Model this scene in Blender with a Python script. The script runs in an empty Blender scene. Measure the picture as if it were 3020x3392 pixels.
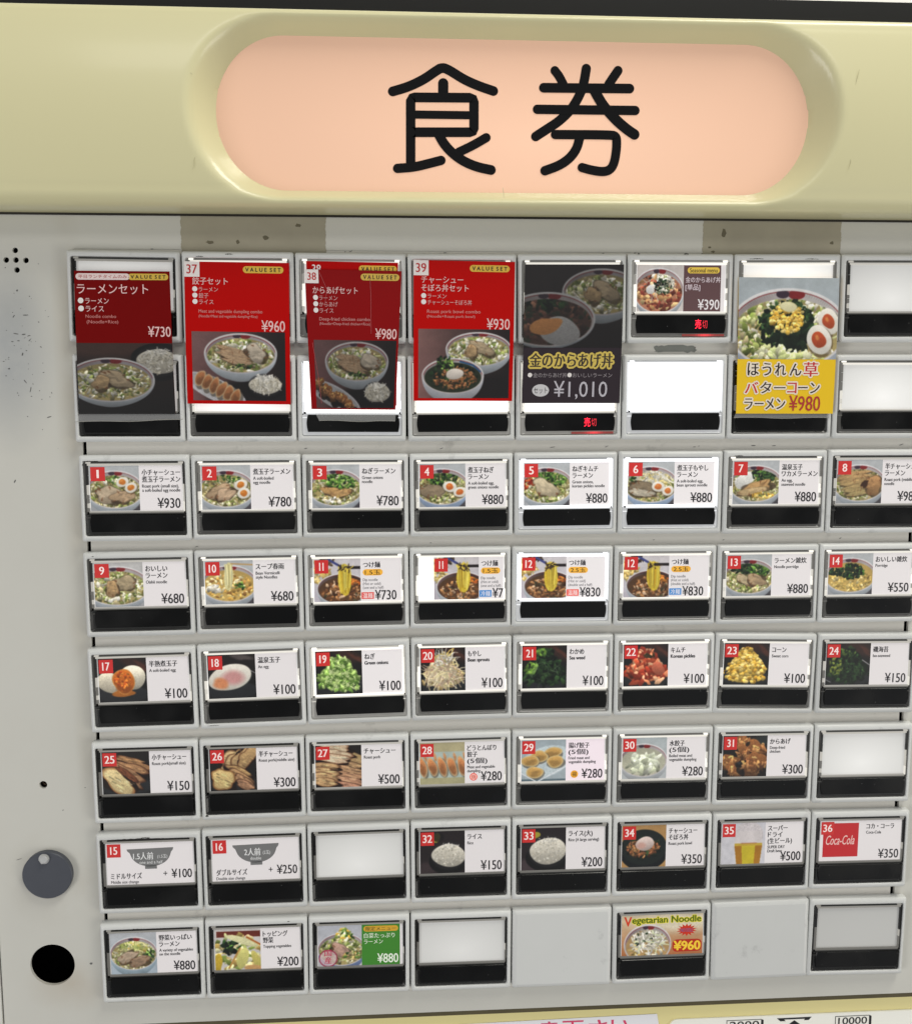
import bpy, math, random
import numpy as np
from mathutils import Matrix, Vector
S = 0.001                      # everything below is written in millimetres
C = bpy.context.scene
COL = C.collection
R = math.radians

# ------------------------------------------------------------------ camera, light, exposure
cam = bpy.data.objects.new('camera', bpy.data.cameras.new('camera'))
COL.objects.link(cam)
cam.data.sensor_fit = 'VERTICAL'; cam.data.sensor_height = 36.0; cam.data.lens = 35.554
cam.data.clip_start = 0.01; cam.data.clip_end = 50
cam.location = (0.13116, -0.43183, -0.05776)
cam.rotation_mode = 'XYZ'; cam.rotation_euler = (R(83.2118), R(0.1067), R(-3.6712))
C.camera = cam
C.view_settings.view_transform = 'Standard'; C.view_settings.look = 'None'
C.view_settings.exposure = 0.0; C.view_settings.gamma = 1.0
C.cycles.max_bounces = 6; C.cycles.use_denoising = True

w = bpy.data.worlds.new('World'); C.world = w; w.use_nodes = True
w.node_tree.nodes['Background'].inputs[0].default_value = (0.93, 0.96, 1.0, 1)
w.node_tree.nodes['Background'].inputs[1].default_value = 0.24

def area(name, loc, target, sx, sy, power, col):
    l = bpy.data.lights.new(name, 'AREA'); l.shape = 'RECTANGLE'; l.size = sx; l.size_y = sy
    l.energy = power; l.color = col
    o = bpy.data.objects.new(name, l); COL.objects.link(o); o.location = loc
    o.rotation_euler = (Vector(target) - Vector(loc)).to_track_quat('-Z', 'Y').to_euler()
    return o
area('ceiling_lamp', (0.78, -0.36, 1.1), (0.25, 0, -0.05), 1.3, 0.3, 17, (1.0, 0.975, 0.88))
area('far_ceiling_lamp', (0.3, -3.0, 1.75), (0.15, 0, -0.1), 2.4, 0.5, 15.5, (1.0, 0.975, 0.93))
area('low_front_fill', (1.35, -2.5, -1.15), (0.2, 0, -0.3), 2.2, 1.3, 3, (0.93, 0.96, 1.0))  # unseen fill lamp added low in front to lift the lower rows
area('low_left_fill', (-1.15, -1.1, -0.62), (0.0, 0, -0.33), 0.6, 1.0, 10, (1.0, 0.98, 0.95))  # added fill from low left, brightens the lower-left panel
area('low_right_fill', (1.55, -0.95, -0.7), (0.3, 0, -0.33), 0.6, 1.0, 7.5, (1.0, 0.96, 0.88))  # added warm fill from low right, no visible source

# ------------------------------------------------------------------ materials
MATS = {}
def lin(c):
    return tuple(((v/255.0)/12.92 if v/255.0 <= 0.04045 else ((v/255.0+0.055)/1.055)**2.4) for v in c)
def mat(name, rgb, rough=0.5, glow=0.0, metal=0.0, coat=0.0, noise=0.0, nscale=30.0, bump=0.0, glowcol=None, ior=1.45):
    key = (name, rgb, rough, glow, metal, coat, noise)
    if key in MATS: return MATS[key]
    m = bpy.data.materials.new(name); m.use_nodes = True
    nt = m.node_tree; b = nt.nodes['Principled BSDF']
    col = lin(rgb)
    b.inputs['Base Color'].default_value = (*col, 1); b.inputs['Roughness'].default_value = rough
    b.inputs['Metallic'].default_value = metal; b.inputs['Coat Weight'].default_value = coat
    b.inputs['Coat Roughness'].default_value = 0.12; b.inputs['IOR'].default_value = ior
    tc = nt.nodes.new('ShaderNodeTexCoord')
    n = nt.nodes.new('ShaderNodeTexNoise'); n.inputs['Scale'].default_value = nscale; n.inputs['Detail'].default_value = 5
    nt.links.new(tc.outputs['Object'], n.inputs['Vector'])
    mx = nt.nodes.new('ShaderNodeMix'); mx.data_type = 'RGBA'
    mx.inputs['A'].default_value = (*[c*(1-noise) for c in col], 1); mx.inputs['B'].default_value = (*[min(1, c*(1+noise)) for c in col], 1)
    nt.links.new(n.outputs['Fac'], mx.inputs['Factor']); nt.links.new(mx.outputs['Result'], b.inputs['Base Color'])
    if bump:
        bp = nt.nodes.new('ShaderNodeBump'); bp.inputs['Strength'].default_value = bump; bp.inputs['Distance'].default_value = 0.0004
        nt.links.new(n.outputs['Fac'], bp.inputs['Height']); nt.links.new(bp.outputs['Normal'], b.inputs['Normal'])
    if glow:
        g = lin(glowcol) if glowcol else col
        b.inputs['Emission Color'].default_value = (*g, 1); b.inputs['Emission Strength'].default_value = glow
    MATS[key] = m
    return m

def picture_mat(name, arr, glow):
    H, W, _ = arr.shape
    im = bpy.data.images.new(name, W, H)
    px = np.ones((H, W, 4), np.float32); px[..., :3] = np.clip(arr[::-1]/255.0, 0, 1)**1.3
    im.pixels.foreach_set(px.ravel()); im.update(); im.pack()
    m = bpy.data.materials.new(name); m.use_nodes = True; nt = m.node_tree; b = nt.nodes['Principled BSDF']
    t = nt.nodes.new('ShaderNodeTexImage'); t.image = im; t.interpolation = 'Cubic'; t.extension = 'EXTEND'
    nt.links.new(t.outputs['Color'], b.inputs['Base Color'])
    b.inputs['Roughness'].default_value = 0.4
    if glow:
        nt.links.new(t.outputs['Color'], b.inputs['Emission Color']); b.inputs['Emission Strength'].default_value = glow
    return m

# ------------------------------------------------------------------ mesh helpers
class MB:
    def __init__(s): s.v = []; s.f = []; s.m = []; s.uv = {}
    def add(s, verts, faces, mi=0):
        o = len(s.v); s.v += [tuple(p) for p in verts]
        for f in faces: s.f.append(tuple(i+o for i in f)); s.m.append(mi)
    def box(s, x0, x1, y0, y1, z0, z1, mi=0):
        s.add([(x, y, z) for x in (x0, x1) for y in (y0, y1) for z in (z0, z1)],
              [(0,1,3,2),(4,6,7,5),(0,4,5,1),(2,3,7,6),(0,2,6,4),(1,5,7,3)], mi)
    def loft(s, loops, mi=0, cap0=False, cap1=False):
        n = len(loops[0]); o = len(s.v)
        for l in loops: s.v += [tuple(p) for p in l]
        for k in range(len(loops)-1):
            for i in range(n):
                j = (i+1) % n
                s.f.append((o+k*n+i, o+k*n+j, o+(k+1)*n+j, o+(k+1)*n+i)); s.m.append(mi)
        if cap0: s.f.append(tuple(o+i for i in range(n))); s.m.append(mi)
        if cap1: s.f.append(tuple(o+(len(loops)-1)*n+i for i in reversed(range(n)))); s.m.append(mi)
    def build(s, name, mats, parent=None, smooth=False, loc=None):
        me = s.mesh(name, mats, smooth)
        return link(name, me, parent, loc)
    def mesh(s, name, mats, smooth=False):
        me = bpy.data.meshes.new(name)
        me.from_pydata([(x*S, y*S, z*S) for x, y, z in s.v], [], s.f)
        if not isinstance(mats, (list, tuple)): mats = [mats]
        for m in mats: me.materials.append(m)
        me.polygons.foreach_set('material_index', s.m)
        if smooth: me.polygons.foreach_set('use_smooth', [True]*len(s.f))
        me.update()
        if smooth and smooth is not True: me.set_sharp_from_angle(angle=R(smooth))
        return me
def link(name, me, parent=None, loc=None):
    o = bpy.data.objects.new(name, me); COL.objects.link(o)
    if parent: o.parent = parent
    if loc: o.location = tuple(c*S for c in loc)
    return o
def tag(o, label=None, cat=None, group=None, kind=None):
    if label: o['label'] = label
    if cat: o['category'] = cat
    if group: o['group'] = group
    if kind: o['kind'] = kind
    return o
def rrect(x0, x1, z0, z1, r, y, n=4):
    P = []
    for cx, cz, a0 in ((x1-r, z1-r, 0), (x0+r, z1-r, 90), (x0+r, z0+r, 180), (x1-r, z0+r, 270)):
        for k in range(n+1):
            a = R(a0 + 90*k/n); P.append((cx+r*math.cos(a), y, cz+r*math.sin(a)))
    return P
def disc(cx, cz, r, y, n=40): return [(cx+r*math.cos(2*math.pi*k/n), y, cz+r*math.sin(2*math.pi*k/n)) for k in range(n)]

# text as flat mesh, cached
TX = {}
def glyphs(s, bold=0.0, shear=0.0):
    k = (s, bold, shear)
    if k not in TX:
        c = bpy.data.curves.new('lettering', 'FONT'); c.body = s; c.resolution_u = 3; c.size = 1; c.offset = bold; c.shear = shear
        o = bpy.data.objects.new('lettering', c); me = o.to_mesh()
        v = [(p.co.x, p.co.y) for p in me.vertices]; f = [tuple(p.vertices) for p in me.polygons]
        o.to_mesh_clear(); bpy.data.objects.remove(o); bpy.data.curves.remove(c)
        TX[k] = (v, f)
    return TX[k]
def text(mb, s, x, z, em, xs=1.0, width=None, right=None, bold=0.0, y=0.0, mi=0, mp=None, shear=0.0, box=None):
    """baseline start at (x,z); or box=(x0,x1,ztop,zbot) fits the word into a rectangle (z grows down here)"""
    if bold:                                  # a heavier face: the same outline laid down two or three times, a hair apart
        H_ = (box[3]-box[2])*1.2 if box else em
        d = bold*H_*.75; cp = [(-d, 0), (d, 0)] if bold <= .03 else [(-d, 0), (d, 0), (0, -d*.6), (0, d*.6)]
        for q, (du, dv) in enumerate(cp):
            if box: text(mb, s, 0, 0, 1, box=(box[0]+du, box[1]+du, box[2]+dv, box[3]+dv), y=y-.003*q, mi=mi, mp=mp, shear=shear)
            else: text(mb, s, x+du, z+dv, em, xs, width, None if right is None else right+du, 0, y-.003*q, mi, mp, shear)
        return
    v, f = glyphs(s, 0.0, shear)
    if not v: return
    xa = min(p[0] for p in v); xb = max(p[0] for p in v); ya = min(p[1] for p in v); yb = max(p[1] for p in v)
    out = []
    for a, b in v:
        if box: X = box[0]+(a-xa)/(xb-xa)*(box[1]-box[0]); Zd = box[3]-(b-ya)/(yb-ya)*(box[3]-box[2])
        else:
            k = em*xs
            if width: k = width/(xb-xa)
            X = (right-(xb-a)*k) if right is not None else x+(a-xa)*k
            Zd = z-b*em
        out.append(mp(X, Zd, y) if mp else (X, y, -Zd))
    mb.add(out, [tuple(reversed(q)) for q in f], mi)

# ------------------------------------------------------------------ food printing (paints the flat photographs printed on the cards)
class Paint:
    def __init__(s, W, H, seed, bg=(200, 203, 206)):
        s.W, s.H = W, H; s.rnd = random.Random(seed); s.nr = np.random.RandomState(seed)
        s.a = np.zeros((H, W, 3), np.float32) + np.array(bg, np.float32)
        s.yy, s.xx = np.mgrid[0:H, 0:W].astype(np.float32); s.xx = (s.xx+.5)/W; s.yy = (s.yy+.5)/W
        s.clip = None
    def grad(s, c0, c1, horiz=False):
        t = (s.xx if horiz else s.yy*s.W/s.H)[..., None]
        s.a[:] = np.array(c0)*(1-t)+np.array(c1)*t
    def rect(s, x0, y0, x1, y1, c):
        W = s.W; s.a[max(0,int(y0*W)):int(y1*W), max(0,int(x0*W)):int(x1*W)] = c
    def blob(s, cx, cy, rx, ry, c, rot=0, amp=0.0, shade=0.25, tex=0.05, edge=None, ew=0.2, k=3, alpha=1.0, soft=None):
        W, H = s.W, s.H; m = max(rx, ry)*1.35+2/W
        x0 = max(0, int((cx-m)*W)); x1 = min(W, int((cx+m)*W)+1); y0 = max(0, int((cy-m)*W)); y1 = min(H, int((cy+m)*W)+1)
        if x0 >= x1 or y0 >= y1: return
        X = s.xx[y0:y1, x0:x1]-cx; Y = s.yy[y0:y1, x0:x1]-cy
        ca, sa = math.cos(rot), math.sin(rot)
        u = (X*ca+Y*sa)/rx; v = (-X*sa+Y*ca)/ry; r = np.sqrt(u*u+v*v)
        if amp:
            th = np.arctan2(v, u); q = 1.0
            for i in range(k): q = q+amp/(i+1)*np.sin((i+2)*th+s.rnd.random()*6.28)
            r = r/q
        f = soft if soft else 1.2/(W*min(rx, ry))
        al = np.clip((1-r)/f+0.5, 0, 1)*alpha
        if s.clip is not None: al = al*s.clip[y0:y1, x0:x1]
        col = np.array(c, np.float32)*(1-shade*np.clip((Y/max(rx, ry)), -1, 1)[..., None])
        if tex: col = col*(1+tex*s.nr.randn(*X.shape)[..., None])
        if edge is not None:
            e = np.clip((r-(1-ew))/ew, 0, 1)[..., None]; col = col*(1-e)+np.array(edge)*e
        al = al[..., None]; s.a[y0:y1, x0:x1] = s.a[y0:y1, x0:x1]*(1-al)+col*al
    def line(s, pts, wd, c, alpha=1.0, tex=0.05):
        W, H = s.W, s.H
        for (ax, ay), (bx, by) in zip(pts[:-1], pts[1:]):
            x0 = max(0, int((min(ax, bx)-wd)*W)-1); x1 = min(W, int((max(ax, bx)+wd)*W)+2)
            y0 = max(0, int((min(ay, by)-wd)*W)-1); y1 = min(H, int((max(ay, by)+wd)*W)+2)
            if x0 >= x1 or y0 >= y1: continue
            X = s.xx[y0:y1, x0:x1]; Y = s.yy[y0:y1, x0:x1]; dx, dy = bx-ax, by-ay; L = dx*dx+dy*dy+1e-9
            t = np.clip(((X-ax)*dx+(Y-ay)*dy)/L, 0, 1); d = np.sqrt((X-ax-t*dx)**2+(Y-ay-t*dy)**2)
            al = np.clip((wd/2-d)*W+0.5, 0, 1)*alpha
            if s.clip is not None: al = al*s.clip[y0:y1, x0:x1]
            al = al[..., None]; s.a[y0:y1, x0:x1] = s.a[y0:y1, x0:x1]*(1-al)+np.array(c, np.float32)*al
    def pile(s, cx, cy, rx, ry, pal, n, size, asp=0.6, amp=0.25, order=True, shade=0.3, rot=None):
        P = []
        for i in range(n):
            a = s.rnd.random()*6.283; r = math.sqrt(s.rnd.random()); P.append((cx+rx*r*math.cos(a), cy+ry*r*math.sin(a)))
        if order: P.sort(key=lambda q: q[1])
        for x, y in P:
            z = size*(0.6+0.8*s.rnd.random()); c = s.rnd.choice(pal); j = 0.8+0.4*s.rnd.random()
            s.blob(x, y, z, z*asp, tuple(v*j for v in c), s.rnd.random()*3.14 if rot is None else rot+s.rnd.uniform(-.4, .4), amp, shade)
    def strands(s, cx, cy, rx, ry, pal, n, wd=0.016, ln=0.16, ang=None):
        for i in range(n):
            a = s.rnd.random()*6.283; r = math.sqrt(s.rnd.random()); x, y = cx+rx*r*math.cos(a), cy+ry*r*math.sin(a)
            t = s.rnd.random()*6.28 if ang is None else ang+s.rnd.uniform(-.35, .35); c = s.rnd.choice(pal); j = .8+.4*s.rnd.random(); p = [(x, y)]
            for q in range(3):
                t += s.rnd.uniform(-.6, .6); x += ln/3*math.cos(t); y += ln/3*math.sin(t); p.append((x, y))
            s.line(p, wd, tuple(v*j for v in c))
    def ell(s, cx, cy, rx, ry): return np.clip((1-np.sqrt(((s.xx-cx)/rx)**2+((s.yy-cy)/ry)**2))*s.W*min(rx, ry)+.5, 0, 1)
    def mottle(s, amp=.10, cells=(6, 13, 28)):
        t = np.zeros((s.H, s.W))
        for k, n in enumerate(cells):
            g = s.nr.rand(n+2, n+2); yy = np.linspace(0, n, s.H); xx = np.linspace(0, n, s.W); y0 = yy.astype(int); x0 = xx.astype(int); fy = (yy-y0)[:, None]; fx = (xx-x0)[None]
            fy = fy*fy*(3-2*fy); fx = fx*fx*(3-2*fx)
            t += (g[y0][:, x0]*(1-fy)*(1-fx)+g[y0+1][:, x0]*fy*(1-fx)+g[y0][:, x0+1]*(1-fy)*fx+g[y0+1][:, x0+1]*fy*fx-.5)/(1+.4*k)
        s.a *= (1+amp*t)[..., None]
    def pork(s, cx, cy, rx, ry, rot=0, c=(214, 184, 148), e=(150, 100, 62)):
        c = tuple(v*.96 for v in c); ca, sa = math.cos(rot), math.sin(rot); sc = lambda q: tuple(min(255, v*q) for v in c)
        s.blob(cx+.010, cy+.022, rx*1.02, ry*1.04, (88, 66, 46), rot, 0.16, 0, alpha=.7, k=5)
        s.blob(cx, cy, rx, ry, c, rot, 0.17, 0.20, 0.05, edge=sc(.68), ew=.13, k=6)
        for i in range(16):
            a = s.rnd.random()*6.28; q = s.rnd.random()**.6*.72; u, v = rx*q*math.cos(a), ry*q*math.sin(a); z = s.rnd.uniform(.10, .3)
            s.blob(cx+u*ca-v*sa, cy+u*sa+v*ca, rx*z, ry*z*.7, sc(s.rnd.choice((.80, .88, .93, 1.07, 1.12, 1.16))), rot+s.rnd.uniform(-.5, .5), .35, 0, alpha=.6, soft=.7)
        for i in range(5):
            a = s.rnd.random()*6.28; q = s.rnd.uniform(.8, 1); u, v = rx*q*math.cos(a), ry*q*math.sin(a); s.blob(cx+u*ca-v*sa, cy+u*sa+v*ca, rx*.12, ry*.10, e, a, .4, 0, alpha=.8)
    def egg(s, cx, cy, r, rot=-.3, yolk=(236, 146, 52)):
        s.blob(cx+.01, cy+.02, r*1.05, r*.85, (110, 90, 60), rot, 0, 0, alpha=.6)
        s.blob(cx, cy, r, r*.8, (243, 238, 228), rot, .03, .08, .01); s.blob(cx-.004, cy, r*.55, r*.46, yolk, rot, .06, .1, .03)
        s.blob(cx-r*.15, cy-r*.15, r*.2, r*.12, (250, 190, 110), rot, 0, 0, alpha=.6, soft=.6)
    def bowl(s, cx, cy, rx, ry, soup=(196, 178, 120), body=(203, 210, 218), depth=.30, mark=True, wall=(206, 196, 196), rim=(232, 230, 230)):
        for k in range(14):
            t = k/13; s.blob(cx, cy+depth*(1-t)*.9, rx*(0.60+0.40*math.sqrt(max(0, 1-(1-t)**2))), ry*(.72+.28*t), tuple(v*(0.80+.22*t) for v in body), 0, 0, .18, .0)
        s.blob(cx, cy, rx, ry, rim, 0, 0, .04, .01); s.blob(cx, cy+.008, rx*.965, ry*.955, wall, 0, 0, -.10, .01)
        s.clip = s.ell(cx, cy+.008, rx*.96, ry*.95)
        s.blob(cx-rx*.62, cy-ry*.3, rx*.5, ry*.62, (148, 132, 134), .3, 0, 0, alpha=.55, soft=.8)
        for k in range(60):
            a = R(188+k*2.9); s.line([(cx+rx*.93*math.cos(a), cy+ry*.91*math.sin(a)), (cx+rx*.88*math.cos(a), cy+ry*.84*math.sin(a))], .006, (150, 140, 146), .35)
        arc = [(cx+rx*.955*math.cos(R(a)), cy+.008+ry*.935*math.sin(R(a))) for a in range(185, 357, 6)]; s.line(arc, .008, (168, 62, 66), .8)
        if mark:
            s.blob(cx+rx*.13, cy-ry*.84, rx*.14, ry*.115, (164, 48, 54), 0, 0, 0); s.blob(cx-rx*.10, cy-ry*.85, rx*.11, ry*.10, (84, 62, 80), 0, 0, 0)
        s.clip = s.ell(cx, cy+ry*.1, rx*.92, ry*.84)
        s.blob(cx, cy+ry*.1, rx*.93, ry*.85, soup, 0, 0, -.1, .04); return s
    def done(s, blur=2, warm=None):
        s.clip = None; s.mottle(.055)
        m = s.a.mean(axis=2, keepdims=True); s.a = m+(s.a-m)*.84; s.a = s.a*.96
        for i in range(blur):
            p = np.pad(s.a, ((1, 1), (1, 1), (0, 0)), 'edge'); s.a = (p[1:-1, 1:-1]*4+p[:-2, 1:-1]+p[2:, 1:-1]+p[1:-1, :-2]+p[1:-1, 2:])/8
        s.a = s.a*(1+.012*s.nr.randn(s.H, s.W, 1)); return s.a

CAB = [(214, 216, 158), (186, 196, 116), (236, 232, 206), (150, 168, 84), (222, 206, 160), (120, 132, 66)]
GRN = [(88, 132, 52), (122, 168, 72), (58, 96, 42), (160, 190, 100), (44, 74, 34)]
DGR = [(34, 58, 34), (48, 78, 44), (26, 42, 28), (66, 98, 56), (20, 34, 24)]
NOO = [(222, 198, 128), (204, 176, 100), (236, 218, 160), (188, 160, 92)]
WHT = [(236, 232, 222), (222, 216, 200), (246, 243, 236), (206, 200, 184)]
YEL = [(226, 188, 78), (240, 208, 108), (204, 160, 58), (246, 220, 140)]
BRN = [(140, 92, 54), (170, 118, 72), (104, 66, 40), (196, 146, 96)]
def std(seed, W=104, H=98, **k):
    p = Paint(W, H, seed); p.grad((206, 209, 211), (184, 186, 190)); p.blob(1.0, .95, .38, .18, (96, 92, 98), 0, .05, 0, soft=.3)
    p.bowl(.5, .50, .59, .40, **k); return p
def dark(seed, W=104, H=98, warm=True):
    p = Paint(W, H, seed, (40, 40, 42)); p.grad((54, 46, 44), (30, 32, 34))
    if warm: p.blob(.72, .1, .35, .12, (96, 60, 50), .5, .2, 0, alpha=.7, soft=.8); p.blob(.9, .18, .16, .05, (140, 80, 60), .6, .3, 0, alpha=.5, soft=.6)
    p.blob(.5, .78, .55, .2, (58, 60, 64), 0, .05, .3, soft=.2); return p
def base(p, n=60):
    p.pile(.5, .54, .56, .36, [(150, 140, 84), (176, 160, 104), (120, 120, 70)], 70, .06); p.pile(.5, .55, .56, .35, CAB+[(226, 220, 200), (206, 196, 160), (150, 140, 100)], n+150, .034, asp=.5, amp=.45); p.strands(.5, .55, .5, .3, [(236, 230, 206), (120, 140, 70), (206, 196, 140)], 40, .012, .1); return p
def drape(p, cx, cy, rx, ry, pal):
    for i in range(26):
        x = cx+p.rnd.uniform(-rx, rx); y0 = cy-ry*p.rnd.uniform(.85, 1); y1 = cy+ry*p.rnd.uniform(.5, 1.0); c = p.rnd.choice(pal); j = p.rnd.uniform(.86, 1.08)
        p.line([(x, y0), (x+(cx-x)*.12+p.rnd.uniform(-.01, .01), (y0+y1)/2), (x+(cx-x)*.3, y1)], .02, tuple(v*j for v in c))
def d_1(s): p = base(std(s)); p.pile(.45, .3, .2, .08, GRN+WHT, 20, .03); p.pork(.36, .60, .27, .17, .15, (212, 192, 164)); p.pork(.66, .64, .24, .13, -.2); p.egg(.66, .34, .13); p.egg(.83, .46, .13); return p.done()
def d_2(s): p = base(std(s)); p.pile(.5, .28, .3, .08, GRN, 24, .03); p.pork(.35, .56, .24, .15, -.3); p.pork(.48, .62, .22, .12, -.5, (222, 192, 160)); p.egg(.8, .42, .14); p.egg(.86, .60, .14); return p.done()
def d_3(s): p = base(std(s)); p.pile(.58, .32, .38, .22, GRN, 190, .032, .7); p.pork(.42, .58, .22, .1, .1, (224, 180, 118)); p.pork(.62, .62, .2, .09, -.25, (226, 184, 124)); p.pile(.4, .76, .3, .06, NOO+WHT, 30, .04); return p.done()
def d_4(s): p = base(std(s, body=(176, 196, 226))); p.pile(.5, .30, .33, .2, DGR+GRN, 150, .034, .6); p.pile(.62, .15, .2, .08, GRN+[(170, 204, 90)], 50, .03); p.pork(.28, .6, .28, .15, .3, (176, 156, 128)); p.pile(.5, .76, .3, .06, CAB, 24, .04); p.egg(.66, .5, .15, .3, (238, 130, 54)); p.egg(.88, .62, .14, -.2, (238, 130, 54)); return p.done()
def d_5(s): p = base(std(s)); p.pile(.64, .32, .36, .2, GRN, 170, .034, .6); p.pile(.08, .42, .13, .14, [(190, 70, 36), (222, 104, 52), (150, 44, 30)], 30, .035); p.pork(.48, .56, .28, .19, .4, (220, 204, 172)); p.pile(.5, .8, .35, .06, CAB, 30, .04); return p.done()
def d_6(s): p = base(std(s, body=(184, 204, 232))); p.strands(.55, .28, .36, .2, WHT+[(240, 226, 170), (236, 214, 130)], 170, .022, .22); p.pile(.12, .38, .1, .08, GRN, 14, .03); p.pork(.3, .58, .28, .14, .3, (160, 142, 116)); p.pork(.3, .68, .26, .09, .2, (206, 196, 176)); p.egg(.66, .55, .14, .2, (238, 140, 66)); p.egg(.87, .64, .13, -.2, (238, 140, 66)); return p.done()
def d_7(s): p = base(std(s)); p.blob(.26, .42, .27, .14, (238, 236, 230), -.5, .08, .15); p.pile(.68, .30, .26, .17, DGR+GRN[:2], 110, .036, .7); p.pork(.52, .58, .36, .12, -.2, (220, 178, 120)); p.pork(.42, .66, .3, .08, -.15, (230, 200, 150)); p.pile(.66, .76, .24, .06, YEL, 26, .035); return p.done()
def d_8(s):
    p = base(std(s))
    for i in range(7): p.pork(.36+.02*i, .30+.07*i, .36-.015*i, .055, -.12, (222-i*3, 182, 126))
    p.pork(.82, .55, .2, .2, .5, (206, 160, 108)); p.blob(.62, .52, .12, .05, (90, 56, 34), -.8, .3, 0); return p.done()
def d_9(s): p = Paint(104, 98, s); p.grad((214, 212, 210), (190, 190, 194)); p.bowl(.46, .50, .68, .42); base(p, 90); p.pile(.5, .55, .5, .34, WHT+CAB, 50, .05); p.pork(.62, .44, .22, .17, .2, (206, 186, 150)); p.pork(.36, .56, .13, .18, -.4, (216, 180, 130)); return p.done()
def d_10(s): p = std(s, soup=(224, 190, 110)); p.pile(.5, .58, .48, .3, [(232, 206, 130), (220, 178, 90), (200, 150, 80), (236, 224, 180)], 110, .045); p.pile(.18, .62, .12, .1, WHT, 20, .05); p.pile(.74, .56, .14, .08, GRN, 22, .03); p.clip = None; p.blob(.49, .35, .1, .3, (240, 230, 170), .05, .03, 0); drape(p, .49, .35, .085, .28, [(246, 240, 190), (226, 212, 150), (238, 228, 170)]); p.line([(.55, .07), (1, .1)], .03, (214, 176, 120)); return p.done()
def d_dip(s):
    p = Paint(104, 98, s); p.grad((226, 220, 222), (206, 200, 210)); p.pile(.12, .3, .2, .25, NOO, 60, .05); p.pile(.3, .05, .16, .1, [(70, 56, 50), (110, 90, 70)], 20, .04)
    p.line([(.32, .02), (.62, .2)], .05, (84, 92, 160)); p.bowl(.62, .66, .56, .34, soup=(120, 84, 54), mark=False, wall=(88, 62, 54)); p.pile(.6, .74, .46, .24, BRN+[(210, 180, 150), (90, 84, 60)], 130, .04); p.pile(.9, .5, .12, .08, [(206, 110, 40), (226, 150, 60)], 24, .03)
    p.clip = None; p.blob(.66, .46, .15, .34, (240, 212, 66), 0, .03, 0); drape(p, .66, .46, .13, .31, [(250, 232, 110), (214, 172, 40), (244, 222, 90), (232, 200, 60)]); p.line([(.6, .2), (1, .2)], .06, (50, 40, 42)); p.strands(.66, .22, .12, .03, [(240, 214, 80), (90, 70, 50)], 16, .02, .1); return p.done()
def d_13(s): p = base(std(s)); p.pile(.38, .3, .26, .14, DGR, 70, .04); p.pile(.74, .34, .24, .18, GRN, 90, .04); p.pork(.42, .58, .2, .12, .5, (216, 196, 158)); p.pork(.66, .58, .2, .14, .2, (208, 180, 142)); p.pile(.5, .78, .36, .06, CAB, 36, .04); return p.done()
def d_14(s): p = std(s, soup=(220, 188, 110)); p.pile(.5, .62, .48, .28, NOO+[(230, 200, 110)], 150, .036); p.pile(.16, .42, .16, .07, DGR, 30, .04); p.pile(.52, .42, .28, .17, DGR+GRN[:1], 110, .04); return p.done()
def d_17(s): p = dark(s); p.blob(.22, .52, .26, .22, (232, 222, 200), .4, .03, .25); p.blob(.7, .42, .27, .27, (236, 228, 208), .3, .03, .3); p.blob(.5, .76, .22, .08, (206, 130, 50), 0, .1, .1); p.blob(.52, .5, .23, .27, (226, 128, 40), .15, .08, .2, .08, edge=(240, 170, 90), ew=.15); p.blob(.52, .64, .12, .10, (176, 96, 36), 0, .3, 0, alpha=.7, soft=.6); p.pile(.5, .48, .16, .2, [(214, 106, 30), (240, 150, 60), (190, 90, 30)], 30, .04, amp=.3); return p.done()
def d_18(s): p = dark(s, warm=False); p.blob(.7, .06, .2, .07, (110, 100, 98), .2, .2, 0, soft=.6); p.line([(.8, .3), (1, .42)], .015, (190, 190, 190)); p.blob(.48, .52, .46, .25, (60, 66, 64), -.2, 0, 0); p.blob(.46, .49, .45, .28, (238, 232, 220), -.22, .03, .18, .01); p.blob(.52, .5, .22, .15, (226, 150, 150), -.1, .05, 0, alpha=.75, soft=.7); p.blob(.26, .62, .17, .11, (238, 150, 96), .1, .1, 0, alpha=.85, soft=.5); return p.done()
def mound(s, pal, n, size, fn='pile', **k):
    p = dark(s); m = tuple(sum(q[i] for q in pal)/len(pal)*.82 for i in range(3)); p.blob(.5, .6, .44, .27, m, 0, .08, .1, .1, k=6); p.blob(.5, .4, .28, .28, m, 0, .08, 0, .1, k=6)
    for q in range(5):
        t = q/4; getattr(p, fn)(.5, .22+.46*t, .18+.33*t, .12+.10*t, pal, int(n*(.14+.27*t)), size, **k)
    return p
def d_19(s):
    p = mound(s, [(150, 186, 92), (182, 208, 124), (112, 148, 66), (200, 218, 150)], 190, .05)
    for i in range(90):
        t = math.sqrt(p.rnd.random()); x = .5+(p.rnd.random()-.5)*.9*t; y = .15+.68*t; r = .03; c = p.rnd.choice([(206, 226, 150), (84, 122, 46), (226, 238, 180)]); p.line([(x+r*math.cos(a), y+r*.7*math.sin(a)) for a in (0, 1, 2, 3, 4, 5, 6.28)], .012, c)
    return p.done()
def d_20(s): p = mound(s, [(222, 196, 130), (206, 178, 120), (236, 220, 170)], 60, .06); p.strands(.5, .3, .16, .16, WHT+[(240, 214, 120)], 60, .02, .25); p.strands(.5, .58, .4, .22, [(232, 220, 190), (214, 190, 160), (240, 226, 176), (190, 160, 140)], 170, .018, .25); return p.done()
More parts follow.
